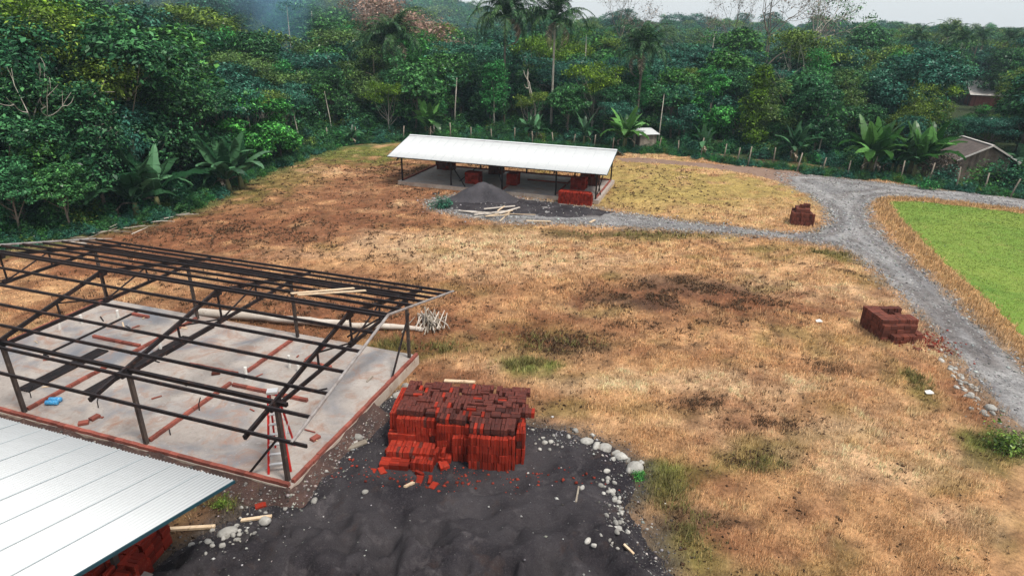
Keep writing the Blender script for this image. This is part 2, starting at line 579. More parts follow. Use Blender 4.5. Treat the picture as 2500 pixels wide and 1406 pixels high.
# edge of the clearing: forest stands outside this outline
EDGE = np.array([(-60, -30), (-46, 20), (-34, 31), (-28.5, 36.5), (-25.5, 40), (-24, 43), (-23.5, 52), (-22.3, 61), (-20, 70), (-12, 75), (-5, 76.5), (4, 75), (12, 71.5),
                 (24, 68), (32.5, 61.8), (39.2, 55.4), (42.3, 52.6), (52, 44), (75, 28), (110, 0), (110, -30)], float)


def flatmask(x, y):
    m = np.ones(np.shape(x))
    for P in (ROAD, PAD, FIELD, SLAB_A, SLAB_B, TRACK):
        dd = np.where(inside(P, x, y), 0.0, pdist(P, x, y))
        m = np.minimum(m, ss((dd - .5) / 1.6))
    return m


def hill(x, y):
    h = 13 * ss((y - 88) / 75) * ss((-8 - x) / 50)
    h = h + 3.0 * ss((y - 150) / 250) * (fbm(x / 90, y / 90, 4, 2))
    return h


def hgt(x, y, flat=None):
    x, y = np.asarray(x, float), np.asarray(y, float)
    if flat is None: flat = flatmask(x, y)
    near = ss((95 - y) / 20)
    b = (fbm(x / 3.1, y / 3.1, 21, 4) - .5) * .42 + (fbm(x / .9, y / .9, 25, 2) - .5) * .10
    return hill(x, y) + flat * b * near


# colour of soil and dry grass over the clearing: patches surveyed from the photograph
TAN, ORA, PALE = np.array((.49, .285, .145)), np.array((.40, .208, .095)), np.array((.56, .365, .215))
SOIL, DARK, OLIVE, LAWN, GREEN = np.array((.20, .082, .040)), np.array((.075, .040, .026)), np.array((.15, .125, .035)), np.array((.335, .245, .082)), np.array((.11, .16, .03))
PATCH = [(1500, 735, 1.6, 1.0, DARK, .6), (1640, 700, 3.0, .9, DARK, .5), (1780, 720, 2.2, .8, DARK, .45), (1330, 830, 1.6, .8, DARK, .4), (400, 560, 7, 2.5, DARK, .5), (700, 590, 6, 1.2, DARK, .35), (880, 540, 4, 1.2, DARK, .35), (1010, 410, 4, 3, DARK, .3), (1600, 700, 3.5, 1.6, SOIL, .5), (1760, 740, 3.5, 1.6, SOIL, .5), (1400, 820, 3.2, 1.6, SOIL, .45), (700, 520, 12, 5, SOIL, .5), (1000, 470, 6, 4, SOIL, .4), (1900, 1000, 3, 1.0, SOIL, .3), (950, 680, 5, 1.6, SOIL, .4), (1000, 540, 6, 1.6, SOIL, .45), (620, 620, 6, 2.0, DARK, .35),
    (450, 640, 6, 2, SOIL, .6), (1230, 700, 4, 1.2, SOIL, .3), (2080, 830, 1.5, .6, OLIVE, .4),   # u, v, radius x, radius y (metres), colour, strength
    (1050, 420, 8, 9, SOIL, .55), (880, 470, 7, 5, SOIL, .5), (520, 560, 8, 4, SOIL, .75), (330, 600, 7, 4, SOIL, .8), (760, 560, 6, 2.2, SOIL, .45), (900, 395, 5, 4, SOIL, .7),
    (800, 378, 7, 5, OLIVE, .95), (650, 440, 3, 5, OLIVE, .7), (560, 480, 2.5, 3, OLIVE, .5), (860, 372, 4, 3, GREEN, .5),
    (1150, 590, 5, 1.6, PALE, .7), (1300, 640, 5, 2, PALE, .5), (900, 620, 4, 1.5, PALE, .4),
    (1560, 740, 1.7, 1.0, DARK, .85), (1700, 700, 2.6, 1.2, DARK, .55), (1850, 745, 2.2, 1.0, SOIL, .75), (1650, 790, 3, 1.0, SOIL, .5), (1520, 720, 1.6, .8, SOIL, .6),
    (1340, 835, 2.1, 1.1, OLIVE, .7), (1420, 860, 1.6, .8, DARK, .5), (1290, 895, 1.1, .6, GREEN, .85), (1410, 930, 1.8, .5, OLIVE, .6), (1250, 800, 2, .8, OLIVE, .45),
    (1180, 960, 2.6, .7, SOIL, .6), (1100, 930, 1.6, .6, SOIL, .6), (1060, 905, 1.2, .8, SOIL, .7), (960, 850, 1.6, 1.0, OLIVE, .85), (1080, 850, 1.8, .6, OLIVE, .7), (760, 790, 9, 1.8, SOIL, .85), (560, 740, 7, 2.5, SOIL, .7), (1060, 800, 2, 1, SOIL, .5),
    (1500, 1000, 2.6, .5, OLIVE, .35), (1750, 985, 1.5, .35, SOIL, .6), (1870, 1030, 1.6, .4, SOIL, .55), (2010, 900, 1.6, .5, SOIL, .4), (1840, 1135, 1.0, .5, OLIVE, .75), (1900, 1090, 1.0, .35, OLIVE, .6),
    (1640, 1190, .9, .8, OLIVE, .95), (1600, 1160, .5, .5, GREEN, .6), (1710, 1260, .8, .7, DARK, .75), (1690, 1360, .9, .6, OLIVE, .9), (1800, 1330, .8, .5, SOIL, .6), (1760, 1200, .9, .5, SOIL, .55), (1950, 1250, 1.2, .4, SOIL, .45),
    (2060, 1050, 1.5, .5, PALE, .6), (2200, 1150, 2.2, .8, PALE, .6), (2350, 1250, 2, .7, PALE, .5), (1450, 940, 2, .4, PALE, .6), (1600, 930, 2.5, .6, PALE, .6), (1900, 950, 2, .5, PALE, .5),
    (2215, 925, .6, 1.1, OLIVE, .8), (2250, 900, .6, .8, SOIL, .6), (2330, 960, .5, 1, SOIL, .7), (2400, 1020, .5, .8, SOIL, .7), (2450, 1090, .9, .8, OLIVE, .9), (2460, 1085, .6, .5, GREEN, .7), (2420, 1150, .8, .4, OLIVE, .6),
    (2150, 600, 1.2, 1.2, SOIL, .4), (1570, 575, 5, .8, OLIVE, .7), (1450, 570, 4, .8, DARK, .5), (2030, 625, 2.0, .6, OLIVE, .8), (1900, 610, 3, .6, OLIVE, .5), (1250, 560, 4, .7, OLIVE, .4),
    (1620, 470, 8, 6, LAWN, .85), (1800, 480, 7, 6, LAWN, .85), (1920, 530, 4, 4, TAN, .7), (1560, 420, 5, 5, LAWN, .8), (1650, 520, 8, 2, TAN, .5), (1550, 500, 2, 2, LAWN, .5),
    (600, 1215, 2.5, 1.3, DARK, .85), (570, 1225, .8, .4, OLIVE, .8), (480, 1290, 2.5, 1.2, DARK, .8), (870, 1010, .9, .6, DARK, .7), (2080, 640, 1.2, .6, OLIVE, .6), (2110, 680, .8, 1.0, OLIVE, .5),
]


def ground_tint(x, y):
    x, y = np.asarray(x, float), np.asarray(y, float)
    n1, n2, n3 = fbm(x / 4.5, y / 3.0, 31, 4), fbm(x / 1.3, y / 1.0, 37, 4), fbm(x / 9, y / 7, 41, 3)
    c = TAN + (ORA - TAN) * ss((n3 - .35) / .3)[..., None] * .6
    c = c + (PALE - c) * ss((n1 - .5) / .25)[..., None] * .55
    c = c + (SOIL - c) * ss((n2 - .57) / .16)[..., None] * .55
    c = c + (DARK - c) * ss((fbm(x / .8, y / .6, 45, 4) - .62) / .12)[..., None] * .5
    c = c + (OLIVE - c) * ss((fbm(x / 2.2, y / 1.6, 53, 4) - .60) / .15)[..., None] * .5
    wob = (fbm(x / 1.1, y / 1.1, 61, 4) - .5) * 2.2
    for u, v, rx, ry, col, s in PATCH:
        px, py, _ = G(u, v)
        q = np.hypot((x - px) / (rx * 1.3), (y - py) / (ry * 1.3))
        w = s * ss((1.35 - q + wob) / .9)
        c = c + (col - c) * w[..., None]
    c = c * (1 + (fbm(x / .5, y / .42, 47, 3) - .5) * 1.1)[..., None]
    # tall straw strip round the field, worn verge of the road
    df = np.where(inside(FIELD, x, y), 0, pdist(FIELD, x, y))
    c = c + (np.array((.50, .29, .13)) - c) * (ss((2.0 - df) / 1.2) * .8)[..., None]
    dr = np.where(inside(ROAD, x, y), 0, pdist(ROAD, x, y))
    c = c + (np.array((.20, .155, .12)) - c) * (ss((.9 - dr + wob * .5) / .9) * .7)[..., None]
    dp = np.where(inside(PAD, x, y), 0, pdist(PAD, x, y))
    c = c + (np.array((.085, .070, .058)) - c) * (ss((.75 - dp + wob * .6) / .8) * .85)[..., None]
    # forest floor
    out = ~inside(EDGE, x, y)
    de = pdist(EDGE, x, y, False)
    c = c + (np.array((.085, .115, .035)) - c) * (ss((2.6 - de + wob) / 1.6) * .85 * ~out)[..., None]
    fl = np.where(out, ss((de + .5) / 1.5), ss((1.2 - de) / 2.2) * .55)
    litter = np.array((.035, .045, .022)) + (np.array((.05, .075, .028)) - np.array((.035, .045, .022))) * n2[..., None]
    return c + (litter - c) * fl[..., None]


# ------------------------------------------------------------------ ground, road, pad, field
def grid_axis(lo, f0, f1, hi, step, ncoarse):
    a = f0 - np.geomspace(1, f0 - lo + 1, ncoarse)[::-1] + 1
    b = f1 + np.geomspace(1, hi - f1 + 1, ncoarse) - 1
    return np.unique(np.concatenate([a, np.arange(f0, f1, step), b]))


gx = grid_axis(-700, -42, 56, 700, .36, 26)
gy = grid_axis(-20, 8, 92, 720, .36, 26)
X, Y = np.meshgrid(gx, gy)
Z = hgt(X, Y)
V = np.stack([X, Y, Z], -1).reshape(-1, 3)
nx, ny = len(gx), len(gy)
idx = np.arange(nx * ny).reshape(ny, nx)
F = np.stack([idx[:-1, :-1], idx[:-1, 1:], idx[1:, 1:], idx[1:, :-1]], -1).reshape(-1, 4)
tag(link('ground', npmesh('ground', V, F, M['ground'], np.minimum(ground_tint(X, Y) * .92, .62).reshape(-1, 3), True)),
    'dry tan grass and bare brown soil of the clearing', None, None, 'structure')


SHEETS = []


def sheet_z(P, amp, seed, sc, calm, ruts, x, y):
    ins = inside(P, x, y)
    d_ = pdist(P, x, y)
    sd_ = np.where(ins, d_, -d_) + (fbm(x * 1.9, y * 1.9, seed + 7, 3) - .5) * .55
    rel = amp * (1 - np.abs(fbm(x / sc, y / sc, seed, 4) * 2 - 1) * 1.6) * ss((sd_ - .2) / 1.0) + amp * .25 * (fbm(x * 3, y * 3, seed + 2, 2) - .5)
    if calm:
        rel = rel * (1 + 1.6 * ss((13.6 - y) / 2.0)) + .12 * ss((13.4 - y) / 1.5) * (1 - np.abs(np.sin((x * .9 + y * .5) * 1.5 + 1.2 * fbm(x, y, 5, 2)))) * ss((sd_ - .3) / 1.0)
    for cx_, cy_, r_ in calm:
        rel = rel * ss((np.hypot(x - cx_, y - cy_) - r_) / 1.2)
    return -.05 + (.062 + np.maximum(rel, -.004)) * ss((sd_ + .22) / .42)


def road_tint(x, y):
    d_ = pdist(ROAD, x, y) + (fbm(x / 2.5, y / 2.5, 111, 2) - .5) * .7
    n_ = fbm(x / 1.6, y / 1.6, 113, 4)
    c = np.array((.155, .150, .152)) + (np.array((.235, .228, .225)) - np.array((.155, .150, .152))) * ss((n_ - .35) / .3)[..., None]
    rut = np.maximum(np.exp(-((d_ - .85) / .30) ** 2), np.exp(-((d_ - 2.2) / .32) ** 2))
    c = c + (np.array((.085, .068, .062)) - c) * (rut * .62 * ss((fbm(x / 3, y / 3, 117, 3) - .25) / .3))[..., None]
    c = c + (np.array((.27, .262, .258)) - c) * (np.exp(-((d_ - 1.55) / .3) ** 2) * .4)[..., None]
    c = c + (np.array((.17, .125, .09)) - c) * (ss((.5 - d_) / .5) * .65)[..., None]
    return c


def sheet(name, P, step, mat, label, amp=.0, seed=0, sc=1.5, calm=(), lift=0.0, xy=None):
    """a spread of loose material whose ragged rim sinks into the ground"""
    lo, hi = P.min(0) - .8, P.max(0) + .8
    if xy is not None: lo, hi = np.maximum(lo, xy[0]), np.minimum(hi, xy[1])
    ax, ay = np.arange(lo[0], hi[0], step), np.arange(lo[1], hi[1], step)
    Xs, Ys = np.meshgrid(ax, ay)
    Zs = sheet_z(P, amp, seed, sc, calm, None, Xs, Ys) + lift
    ids = np.arange(Xs.size).reshape(Xs.shape)
    Fs = np.stack([ids[:-1, :-1], ids[:-1, 1:], ids[1:, 1:], ids[1:, :-1]], -1).reshape(-1, 4)
    keep_ = (Zs.reshape(-1)[Fs] > -.045).any(1)
    Fs = Fs[keep_]
    used = np.unique(Fs)
    mp = np.zeros(Xs.size, int)
    mp[used] = np.arange(len(used))
    Vs = np.stack([Xs, Ys, Zs], -1).reshape(-1, 3)[used]
    SHEETS.append((P, amp, seed, sc, calm, lift))
    return tag(link(name, npmesh(name, Vs, mp[Fs], mat, road_tint(Vs[:, 0], Vs[:, 1]) if name == 'gravel_road' else None, True)), label, None, None, 'structure')


def surf(x, y):
    """height of whatever lies on top at a place"""
    x, y = np.asarray(x, float), np.asarray(y, float)
    z = hgt(x, y)
    for P, amp, seed, sc, calm, lift in SHEETS:
        z = np.maximum(z, sheet_z(P, amp, seed, sc, calm, None, x, y) + lift)
    return z


sheet('gravel_road', ROADJ, .3, M['gravel'], 'grey gravel road that forks beside the green field and runs to the white shed', .035, 3, 1.4, xy=((-9, 8), (75, 70)))
sheet('dirt_track', TRACK, .35, M['dirt'], 'brown dirt track running along the fence behind the shed', .03, 5, 1.2, lift=-.004)
sheet('sand_patch', APRON, .22, M['sand'], 'dark sand spread on the ground before the white shed', .10, 6, 1.2, lift=.012)
sheet('sand_patch', PAD, .11, M['sand'], 'black sand yard around the big red brick stack', .30, 9, 1.0, calm=((-2.9, 16.9, 1.6), (-1.7, 16.9, 1.8), (-.6, 16.8, 1.7)), xy=((-14, 8), (8, 20)))
sheet('field', FIELDJ, .6, M['field'], 'bright green mown field on the far side of the road', .05, 15, 4.0, xy=((16, 18), (80, 52)))

# ------------------------------------------------------------------ bricks
def brick_mesh(name, mat, s=(.29, .095, .19), j=.006):
    """hollow clay block: body with three core openings showing on the ends"""
    mb = MB()
    x, y, z = s[0] / 2, s[1] / 2, s[2] / 2
    c = .008
    # chamfered box (octagonal section along x)
    prof = [(-y + c, -z), (y - c, -z), (y, -z + c), (y, z - c), (y - c, z), (-y + c, z), (-y, z - c), (-y, -z + c)]
    Vv = [(-x, p[0], p[1]) for p in prof] + [(x, p[0], p[1]) for p in prof]
    Ff = [(k, k + 8, (k + 1) % 8 + 8, (k + 1) % 8) for k in range(8)] + [tuple(range(8)), tuple(range(15, 7, -1))]
    mb.add(Vv, Ff)
    return mb.mesh(name, mat)


BR = {k: brick_mesh('brick_' + k, M[k]) for k in ('brick', 'brickdirty', 'bricklow', 'brickold')}


def put_brick(parent, mesh, c, rz=0.0, tilt=(0, 0), scale=(1, 1, 1), name='brick'):
    o = link(name, mesh, parent)
    o.location = c
    o.rotation_euler = (tilt[0], tilt[1], rz)
    o.scale = scale
    return o


def course(parent, name, a, b, z, n=1, seed=0):
    """a low course of bricks laid end to end between two local points"""
    rnd = random.Random(seed)
    a, b = Vector((*a, z)), Vector((*b, z))
    t = b - a
    L = t.length
    k = max(1, int(L / .30))
    rz = math.atan2(t.y, t.x)
    first = None
    holder = link(name, None, parent)
    holder.empty_display_size = .1
    for i in range(k):
        p = a + t * ((i + .5) / k)
        put_brick(holder, BR['bricklow'], (p.x + rnd.uniform(-.008, .008), p.y + rnd.uniform(-.008, .008), z + .06 + rnd.uniform(-.006, .006)), rz + rnd.uniform(-.03, .03), scale=(.98 * L / k / .29, 1.25, .63))
    return holder


# ------------------------------------------------------------------ buildings
def corrugated(name, w, L, mat, nrib=8, amp=.014, th=.004):
    """one roof sheet: x across the ribs, y down the slope, edges turned up where sheets overlap"""
    k = nrib * 4
    xs = np.linspace(-w / 2, w / 2, k + 1)
    z = amp * np.cos(xs / w * nrib * 2 * math.pi)
    z[0] += .012
    z[-1] -= .0
    V, F = [], []
    for yy in (0, L):
        for x_, z_ in zip(xs, z): V.append((x_, yy, z_))
    n = k + 1
    for i in range(k): F.append((i, i + 1, n + i + 1, n + i))
    off = len(V)
    V += [(x_, y_, z_ - th) for x_, y_, z_ in V]
    for i in range(k): F.append((off + i, off + n + i, off + n + i + 1, off + i + 1))
    for i in range(k):
        F.append((i, off + i, off + i + 1, i + 1))
        F.append((n + i, n + i + 1, off + n + i + 1, off + n + i))
    F.append((0, n, off + n, off)); F.append((k, off + k, off + n + k, n + k))
    return MB().add(V, F).mesh(name, mat, True)


def truss(parent, x, D, zt, zr, ze, ev, w=.075):
    """king-post truss across the building at local x: rafters and tie beam, web pieces as sub-parts"""
    sl = (zr - ze) / (D / 2 + ev)
    zr2 = zr - .13
    ro = lambda y: zr2 - sl * abs(y - D / 2)
    mb = MB()
    mb.bar((x, -ev - .05, ro(-ev - .05)), (x, D / 2, zr2), w, .13)
    mb.bar((x, D + ev + .05, ro(D + ev + .05)), (x, D / 2, zr2), w - .004, .126)
    mb.bar((x, -.25, zt + .07), (x, D + .25, zt + .07), w - .01, .12)
    t = mb.build('truss', M['steel'], parent)
    MB().bar((x, D / 2, zt + .13), (x, D / 2, zr2 - .06), w - .02).build('king_post', M['steel'], t)
    for s in (-1, 1):
        yq = D / 2 + s * D * .24
        MB().bar((x, yq, zt + .13), (x, yq, ro(yq) - .06), w - .024).build('web_post', M['steel'], t)
        MB().bar((x, D / 2 + s * .06, zt + .14), (x, yq - s * .05, ro(yq) - .06), w - .03).build('web_brace', M['steel'], t)
    for yy_, zz_ in ((D / 2, zr2 - .08), (D / 2, zt + .1), (0, zt + .16), (D, zt + .16)):
        MB().box((x, yy_, zz_), (w + .012, .34, .2)).build('gusset_plate', M['steel'], t)
    return t


def post(parent, x, y, z0, z1, w=.13, mat=None):
    return MB().box((x, y, (z0 + z1) / 2), (w, w, z1 - z0)).build('post', mat or M['post'], parent)


def slab(parent, x0, x1, y0, y1, zs):
    mb = MB()
    mb.box(((x0 + x1) / 2, (y0 + y1) / 2, zs / 2 - .1 - .004), (x1 - x0, y1 - y0, zs + .2))
    s = mb.build('slab', M['slabside'], parent)
    MB().add([(x0 + .01, y0 + .01, zs), (x1 - .01, y0 + .01, zs), (x1 - .01, y1 - .01, zs), (x0 + .01, y1 - .01, zs)], [(0, 1, 2, 3)]).build('floor_screed', M['concrete'], s)
    return s


# --- A: steel frame under construction
A = empty('unfinished_building', (*A_O, 0), A_YAW, 'unroofed dark steel roof frame on posts over a stained concrete slab', 'building')
XL = -3 * A_S
slab(A, XL - .35, .28, -.28, A_D + .28, A_ZS)
for k in range(4):
    post(A, -k * A_S, 0, A_ZS, A_ZT, .115)
    post(A, -k * A_S, A_D, A_ZS, A_ZT, .105)
    truss(A, -k * A_S, A_D, A_ZT, A_ZR, A_ZE, A_EV)
for y_ in (0, A_D):       # wall plates on the posts
    MB().bar((XL - .3, y_ + .0, A_ZT + .19), (.35, y_, A_ZT + .19), .10, .11).build('wall_plate', M['steel'], A)
slA = (A_ZR - A_ZE) / (A_D / 2 + A_EV)
fr = [.012, .165, .33, .50, .665, .83, .995]
for s in (-1, 1):
    for i, q in enumerate(fr if s < 0 else [.03, .2, .36, .52, .68, .84, .99]):
        yy = A_D / 2 + s * q * (A_D / 2 + A_EV)
        zz = A_ZR - slA * abs(yy - A_D / 2)
        x1 = A_OV + (.45 if (s < 0 and i == 6) else -.01)
        MB().bar((XL - A_OV, yy, zz), (x1, yy, zz), .052, .095).build('purlin', M['steel'], A)
for xx in (A_OV + .03, XL - A_OV - .03):
    for s in (-1, 1):
        MB().tube([(xx, A_D / 2, A_ZR + .03), (xx, A_D / 2 + s * (A_D / 2 + A_EV), A_ZE + .03)], .045, 8).build('rake_tube', M['rail'], A)
for a_, b_, w_ in (((.08, A_D, A_ZT - .5), (.15, A_D - 1.75, A_ZS), .06), ((-.05, .05, A_ZT - .9), (-1.25, -.15, A_ZS), .07), ((.1, A_D - .1, A_ZT), (-.5, A_D / 2 + .5, A_ZT - .0), .05)):
    MB().bar(a_, b_, w_).build('prop', M['steel'], A)
for n_, (a_, b_) in enumerate([((-15.8, -.2), (.2, -.2)), ((.21, -.05), (.21, 7.9)), ((-A_S, .1), (-A_S, 3.7)), ((-A_S, 4.6), (-A_S, 7.3)), ((-A_S + .15, 3.65), (-1.9, 3.65)), ((-A_S - .2, 4.3), (-7.6, 4.3)),
                               ((-2 * A_S, .1), (-2 * A_S, 3.2)), ((-2 * A_S, 4.2), (-2 * A_S, 7.6)), ((-2 * A_S - .2, 4.8), (-13.0, 4.8)), ((-15.75, 0), (-15.75, 7.8)), ((-3.6, 5.9), (-2.4, 5.9)), ((-3.6, 6.0), (-3.6, 7.4)), ((-13.3, 7.0), (-12.4, 7.0))]):
    course(A, 'brick_course', a_, b_, A_ZS, seed=n_)
for x_, y_, h_ in ((-14.6, 5.6, .42), (-15.0, 4.9, .40), (-13.7, 6.6, .35), (-9.6, 4.9, .45), (-4.9, 4.2, .5), (-3.9, 5.4, .55), (-3.45, 5.3, .3)):
    MB().tube([(x_, y_, A_ZS), (x_ + .03, y_, A_ZS + h_)], .055, 10).build('drain_pipe', M['pvc'], A)
for x_, y_, dx_ in ((-8.3, 1.0, .12), (-11.0, .7, .2), (-5.0, 2.0, .1)):
    MB().tube([(x_, y_, A_ZS), (x_ + .02, y_, A_ZS + .25), (x_ + dx_, y_ + .05, A_ZS + .5)], .018, 6).build('starter_bar', M['steel'], A)


def lp(O, yaw, x, y, z=0):
    c, s = math.cos(yaw), math.sin(yaw)
    return (O[0] + c * x - s * y, O[1] + s * x + c * y, z)


# --- B: finished white-roofed shed
Bb = empty('white_roofed_shed', (*B_O, 0), B_YAW, 'long open shed with plain white metal roof at the edge of the forest', 'building')
slab(Bb, -.3, B_L + .3, -.3, B_D + .3, B_ZS)
for k, x_ in enumerate((0, B_S, 2 * B_S, 3 * B_S, B_L)):
    post(Bb, x_, 0, B_ZS, B_ZT + .1, .11, M['steel'])
    post(Bb, x_, B_D, B_ZS, B_ZT + .1, .11, M['steel'])
    truss(Bb, x_, B_D, B_ZT, B_ZR - .1, B_ZE - .1, B_EV - .06)
for y_ in (0, B_D):
    MB().bar((-.3, y_, B_ZT + .19), (B_L + .3, y_, B_ZT + .19), .1, .1).build('wall_plate', M['steel'], Bb)
slB = (B_ZR - B_ZE) / (B_D / 2 + B_EV)
for s in (-1, 1):
    for q in (.05, .35, .65, .97):
        yy = B_D / 2 + s * q * (B_D / 2 + B_EV)
        MB().bar((-B_OV + .05, yy, B_ZR - .085 - slB * abs(yy - B_D / 2)), (B_L + B_OV - .05, yy, B_ZR - .085 - slB * abs(yy - B_D / 2)), .06, .09).build('purlin', M['steel'], Bb)


def roof(parent, x0, x1, D, zr, ze, ev, w=.8):
    L = math.hypot(D / 2 + ev, zr - ze)
    ang = math.atan2(zr - ze, D / 2 + ev)
    n = round((x1 - x0) / w)
    w = (x1 - x0) / n
    me = corrugated('roof_sheet', w + .03, L, M['white'], 9, .019)
    for s in (-1, 1):
        for i in range(n):
            o = link('roof_sheet', me, parent)
            o.location = (x0 + (i + .5) * w, D / 2, zr + (.004 if i % 2 else -.002))
            o.rotation_euler = (-ang, 0, 0 if s > 0 else math.pi)
    for s in (-1, 1):
        for i in range(1, n):
            xx = x0 + i * w
            MB().bar((xx, D / 2 + s * .2, zr - .2 * math.tan(ang) + .026), (xx, D / 2 + s * (D / 2 + ev), ze + .026), .014, .012).build('seam_shadow_strip', M['seam'], parent)  # thin bar added along each overlap to draw its shadow line
    mb = MB()
    for s in (-1, 1):
        mb.bar((x0, D / 2 + s * .09, zr + .012), (x1, D / 2 + s * .09, zr + .012), .2, .008, up=(0, s * math.sin(ang), math.cos(ang)))
    mb.build('ridge_cap', M['white'], parent)
    for xx in (x0 - .03, x1 + .03):
        for s in (-1, 1):
            MB().bar((xx, D / 2, zr - .035), (xx, D / 2 + s * (D / 2 + ev), ze - .035), .03, .07).build('rake_trim', M['teal'], parent)


roof(Bb, -B_OV, B_L + B_OV, B_D, B_ZR, B_ZE, B_EV)
for n_, (a_, b_) in enumerate([((0, B_D), (B_L, B_D)), ((B_L, .2), (B_L, B_D - .2)), ((0, .2), (0, B_D - .2)), ((2 * B_S, .2), (2 * B_S, 3)), ((3 * B_S, .2), (3 * B_S, 3.4)), ((2.2 * B_S, 4.2), (3.0 * B_S, 4.2)), ((3 * B_S, 4), (3 * B_S, 6.6))]):
    course(Bb, 'brick_course', a_, b_, B_ZS, seed=50 + n_)
for a_, b_ in (((B_S + .1, .1, 1.9), (B_S + 1.3, -.1, B_ZS)), ((B_S + .1, 1.6, B_ZS), (B_S + 1.1, 3.0, 1.3)), ((B_L + .05, .2, 1.9), (B_L + .1, 1.5, B_ZS)), ((B_L - .1, 1.0, B_ZS), (B_L + .05, 2.6, 1.8)), ((2 * B_S, .4, B_ZS), (2 * B_S - .8, 1.5, 1.3))):
    MB().bar(a_, b_, .07).build('prop', M['steel'], Bb)

# --- C: the near white roof
C_EV, C_D = 1.27, 7.67
cA = (-6.26, 11.31)                             # right end of its back eave
C_O = lp(cA, A_YAW, -1.373, -(C_D + C_EV))[:2]
Cc = empty('white_roofed_building', (*C_O, 0), A_YAW, 'nearby building under a ribbed white metal roof with blue green edge trim', 'building')
slab(Cc, -15.9, .28, -.28, C_D + .28, .386)
for k in range(4):
    post(Cc, -k * A_S, 0, .386, 2.83)
    post(Cc, -k * A_S - 1.3, C_D, .386, 2.83)
    truss(Cc, -k * A_S, C_D, 2.83, 4.04, 2.80, C_EV - .06)
roof(Cc, XL - A_OV, A_OV, C_D, 4.146, 2.91, C_EV, .82)

# ------------------------------------------------------------------ brick stacks
def stack(name, loc, rz, cells, label, group=None, meshes=('brick', 'brickdirty'), limit=300, seed=1, loose=0, dirtytop=.94, gaps=.08):
    """cells: (x0, y0, nx, ny, nz, along) blocks of bricks standing on edge; only bricks on an outer face are laid"""
    rnd = random.Random(seed)
    root = empty(name, loc, rz, label, 'brick stack', group)
    items = []
    for (x0, y0, nxb, nyb, nzb, along, *z9) in cells:
        lx, ly, lz = {True: (.29, .095, .19), 'x': (.29, .095, .19), False: (.095, .29, .19), 'y': (.095, .29, .19), 's': (.078, .19, .285)}[along]
        zb = z9[0] if z9 else 0.0
        hole = set()
        for i in range(nxb):
            for j in range(nyb):
                top = nzb - (1 if (rnd.random() < gaps and along != 's') else 0)
                for k in range(top):
                    edge = i in (0, nxb - 1) or j in (0, nyb - 1) or k >= top - 1 or k >= nzb - 2
                    if not edge: continue
                    jx, jy = rnd.gauss(0, .006), rnd.gauss(0, .012)
                    p = (x0 + (i + .5) * (lx + .009) + jx, y0 + (j + .5) * (ly + .006) + jy, (k + .5) * lz + .004 + zb + rnd.uniform(-.002, .002))
                    mk = meshes[1] if (((k == top - 1 and zb + nzb * lz > .9 and along != 's') or zb > .5) and rnd.random() < dirtytop) or rnd.random() < .04 else meshes[0]
                    items.append((p, (0 if along in (True, 'x') else math.pi / 2) + rnd.gauss(0, .02), mk, (0, rnd.gauss(0, .006)), along == 's'))
    for _ in range(loose):
        c = rnd.choice(cells[:6])
        p = (c[0] + rnd.uniform(-.3, .3) + rnd.random() * c[2] * .095, c[1] - rnd.uniform(.1, .55), .06)
        items.append((p, rnd.uniform(0, 3.1), meshes[0], (math.pi / 2 * rnd.choice((0, 1)), rnd.gauss(0, .12)), False))
    cw = Vector((0, 0, CAM_H))
    Mr = Matrix.Translation(loc) @ Matrix.Rotation(rz, 4, 'Z')
    items.sort(key=lambda it: (Mr @ Vector(it[0]) - cw).length)
    for p, a, mk, t, up_ in items[:limit]:
        put_brick(root, BR[mk], p, a, t, (.19 / .29, .078 / .095, .283 / .19) if up_ else (1, 1, 1))
    rest = items[limit:]
    if rest:
        base = np.array([v.co for v in BR['brick'].vertices])
        fs = [tuple(pl.vertices) for pl in BR['brick'].polygons]
        mb, mi = MB(), []
        for p, a, mk, t, up_ in rest:
            mm = Matrix.Translation(p) @ Matrix.Rotation(a, 4, 'Z') @ Matrix.Diagonal((.19 / .29, .078 / .095, .283 / .19, 1) if up_ else (1, 1, 1, 1))
            mb.add([mm @ Vector(b) for b in base], fs)
            mi += [0 if mk == meshes[0] else 1] * len(fs)
        me = mb.mesh('bricks', M[meshes[0]])
        me.materials.append(M[meshes[1]])
        me.polygons.foreach_set('material_index', mi)
        tag(link('bricks', me, root), kind='stuff')
    return root


# big stack in the black sand yard: rows of bricks of uneven height, soiled bricks laid flat on top
big = [(0.00, -.12, 3, 4, 1, 'x'), (0.95, -.05, 8, 2, 1, 's'), (0.12, .28, 15, 2, 2, 'y'), (0.02, .90, 3, 3, 3, 'x'), (0.30, .95, 17, 1, 4, 's'), (1.62, .40, 5, 1, 2, 'y'), (1.62, .75, 13, 1, 4, 's'), (2.16, .52, 6, 1, 3, 's'), (2.70, .22, 14, 1, 4, 's'),
       (3.76, .30, 4, 1, 4, 's'), (4.12, .62, 3, 3, 4, 's'), (3.98, 1.2, 4, 4, 4, 's'), (.02, 1.2, 3, 8, 4, 's'), (.02, 2.7, 20, 1, 3, 's'), (1.6, 2.75, 30, 1, 3, 's')]
rb = random.Random(3)
for iy, y0 in enumerate(np.arange(1.12, 2.75, .30)):          # top course in patches laid in alternate directions
    x0 = .28
    while x0 < 4.1:
        nb_ = rb.choice((3, 5, 6))
        along = rb.random() < .45
        zt_ = 1.16 if rb.random() < .8 else 1.10
        if along: big.append((x0, y0, 1, 3, 1, 'x', zt_)); x0 += .31
        else: big.append((x0, y0, nb_, 1, 1, 'y', zt_)); x0 += nb_ * .1 + .015
for k_ in range(2):
    big.append((2.72, .42 + .3 * k_, 13, 1, 1, 'y', 1.16))
big.append((3.78, .5, 1, 6, 1, 'x', 1.16))
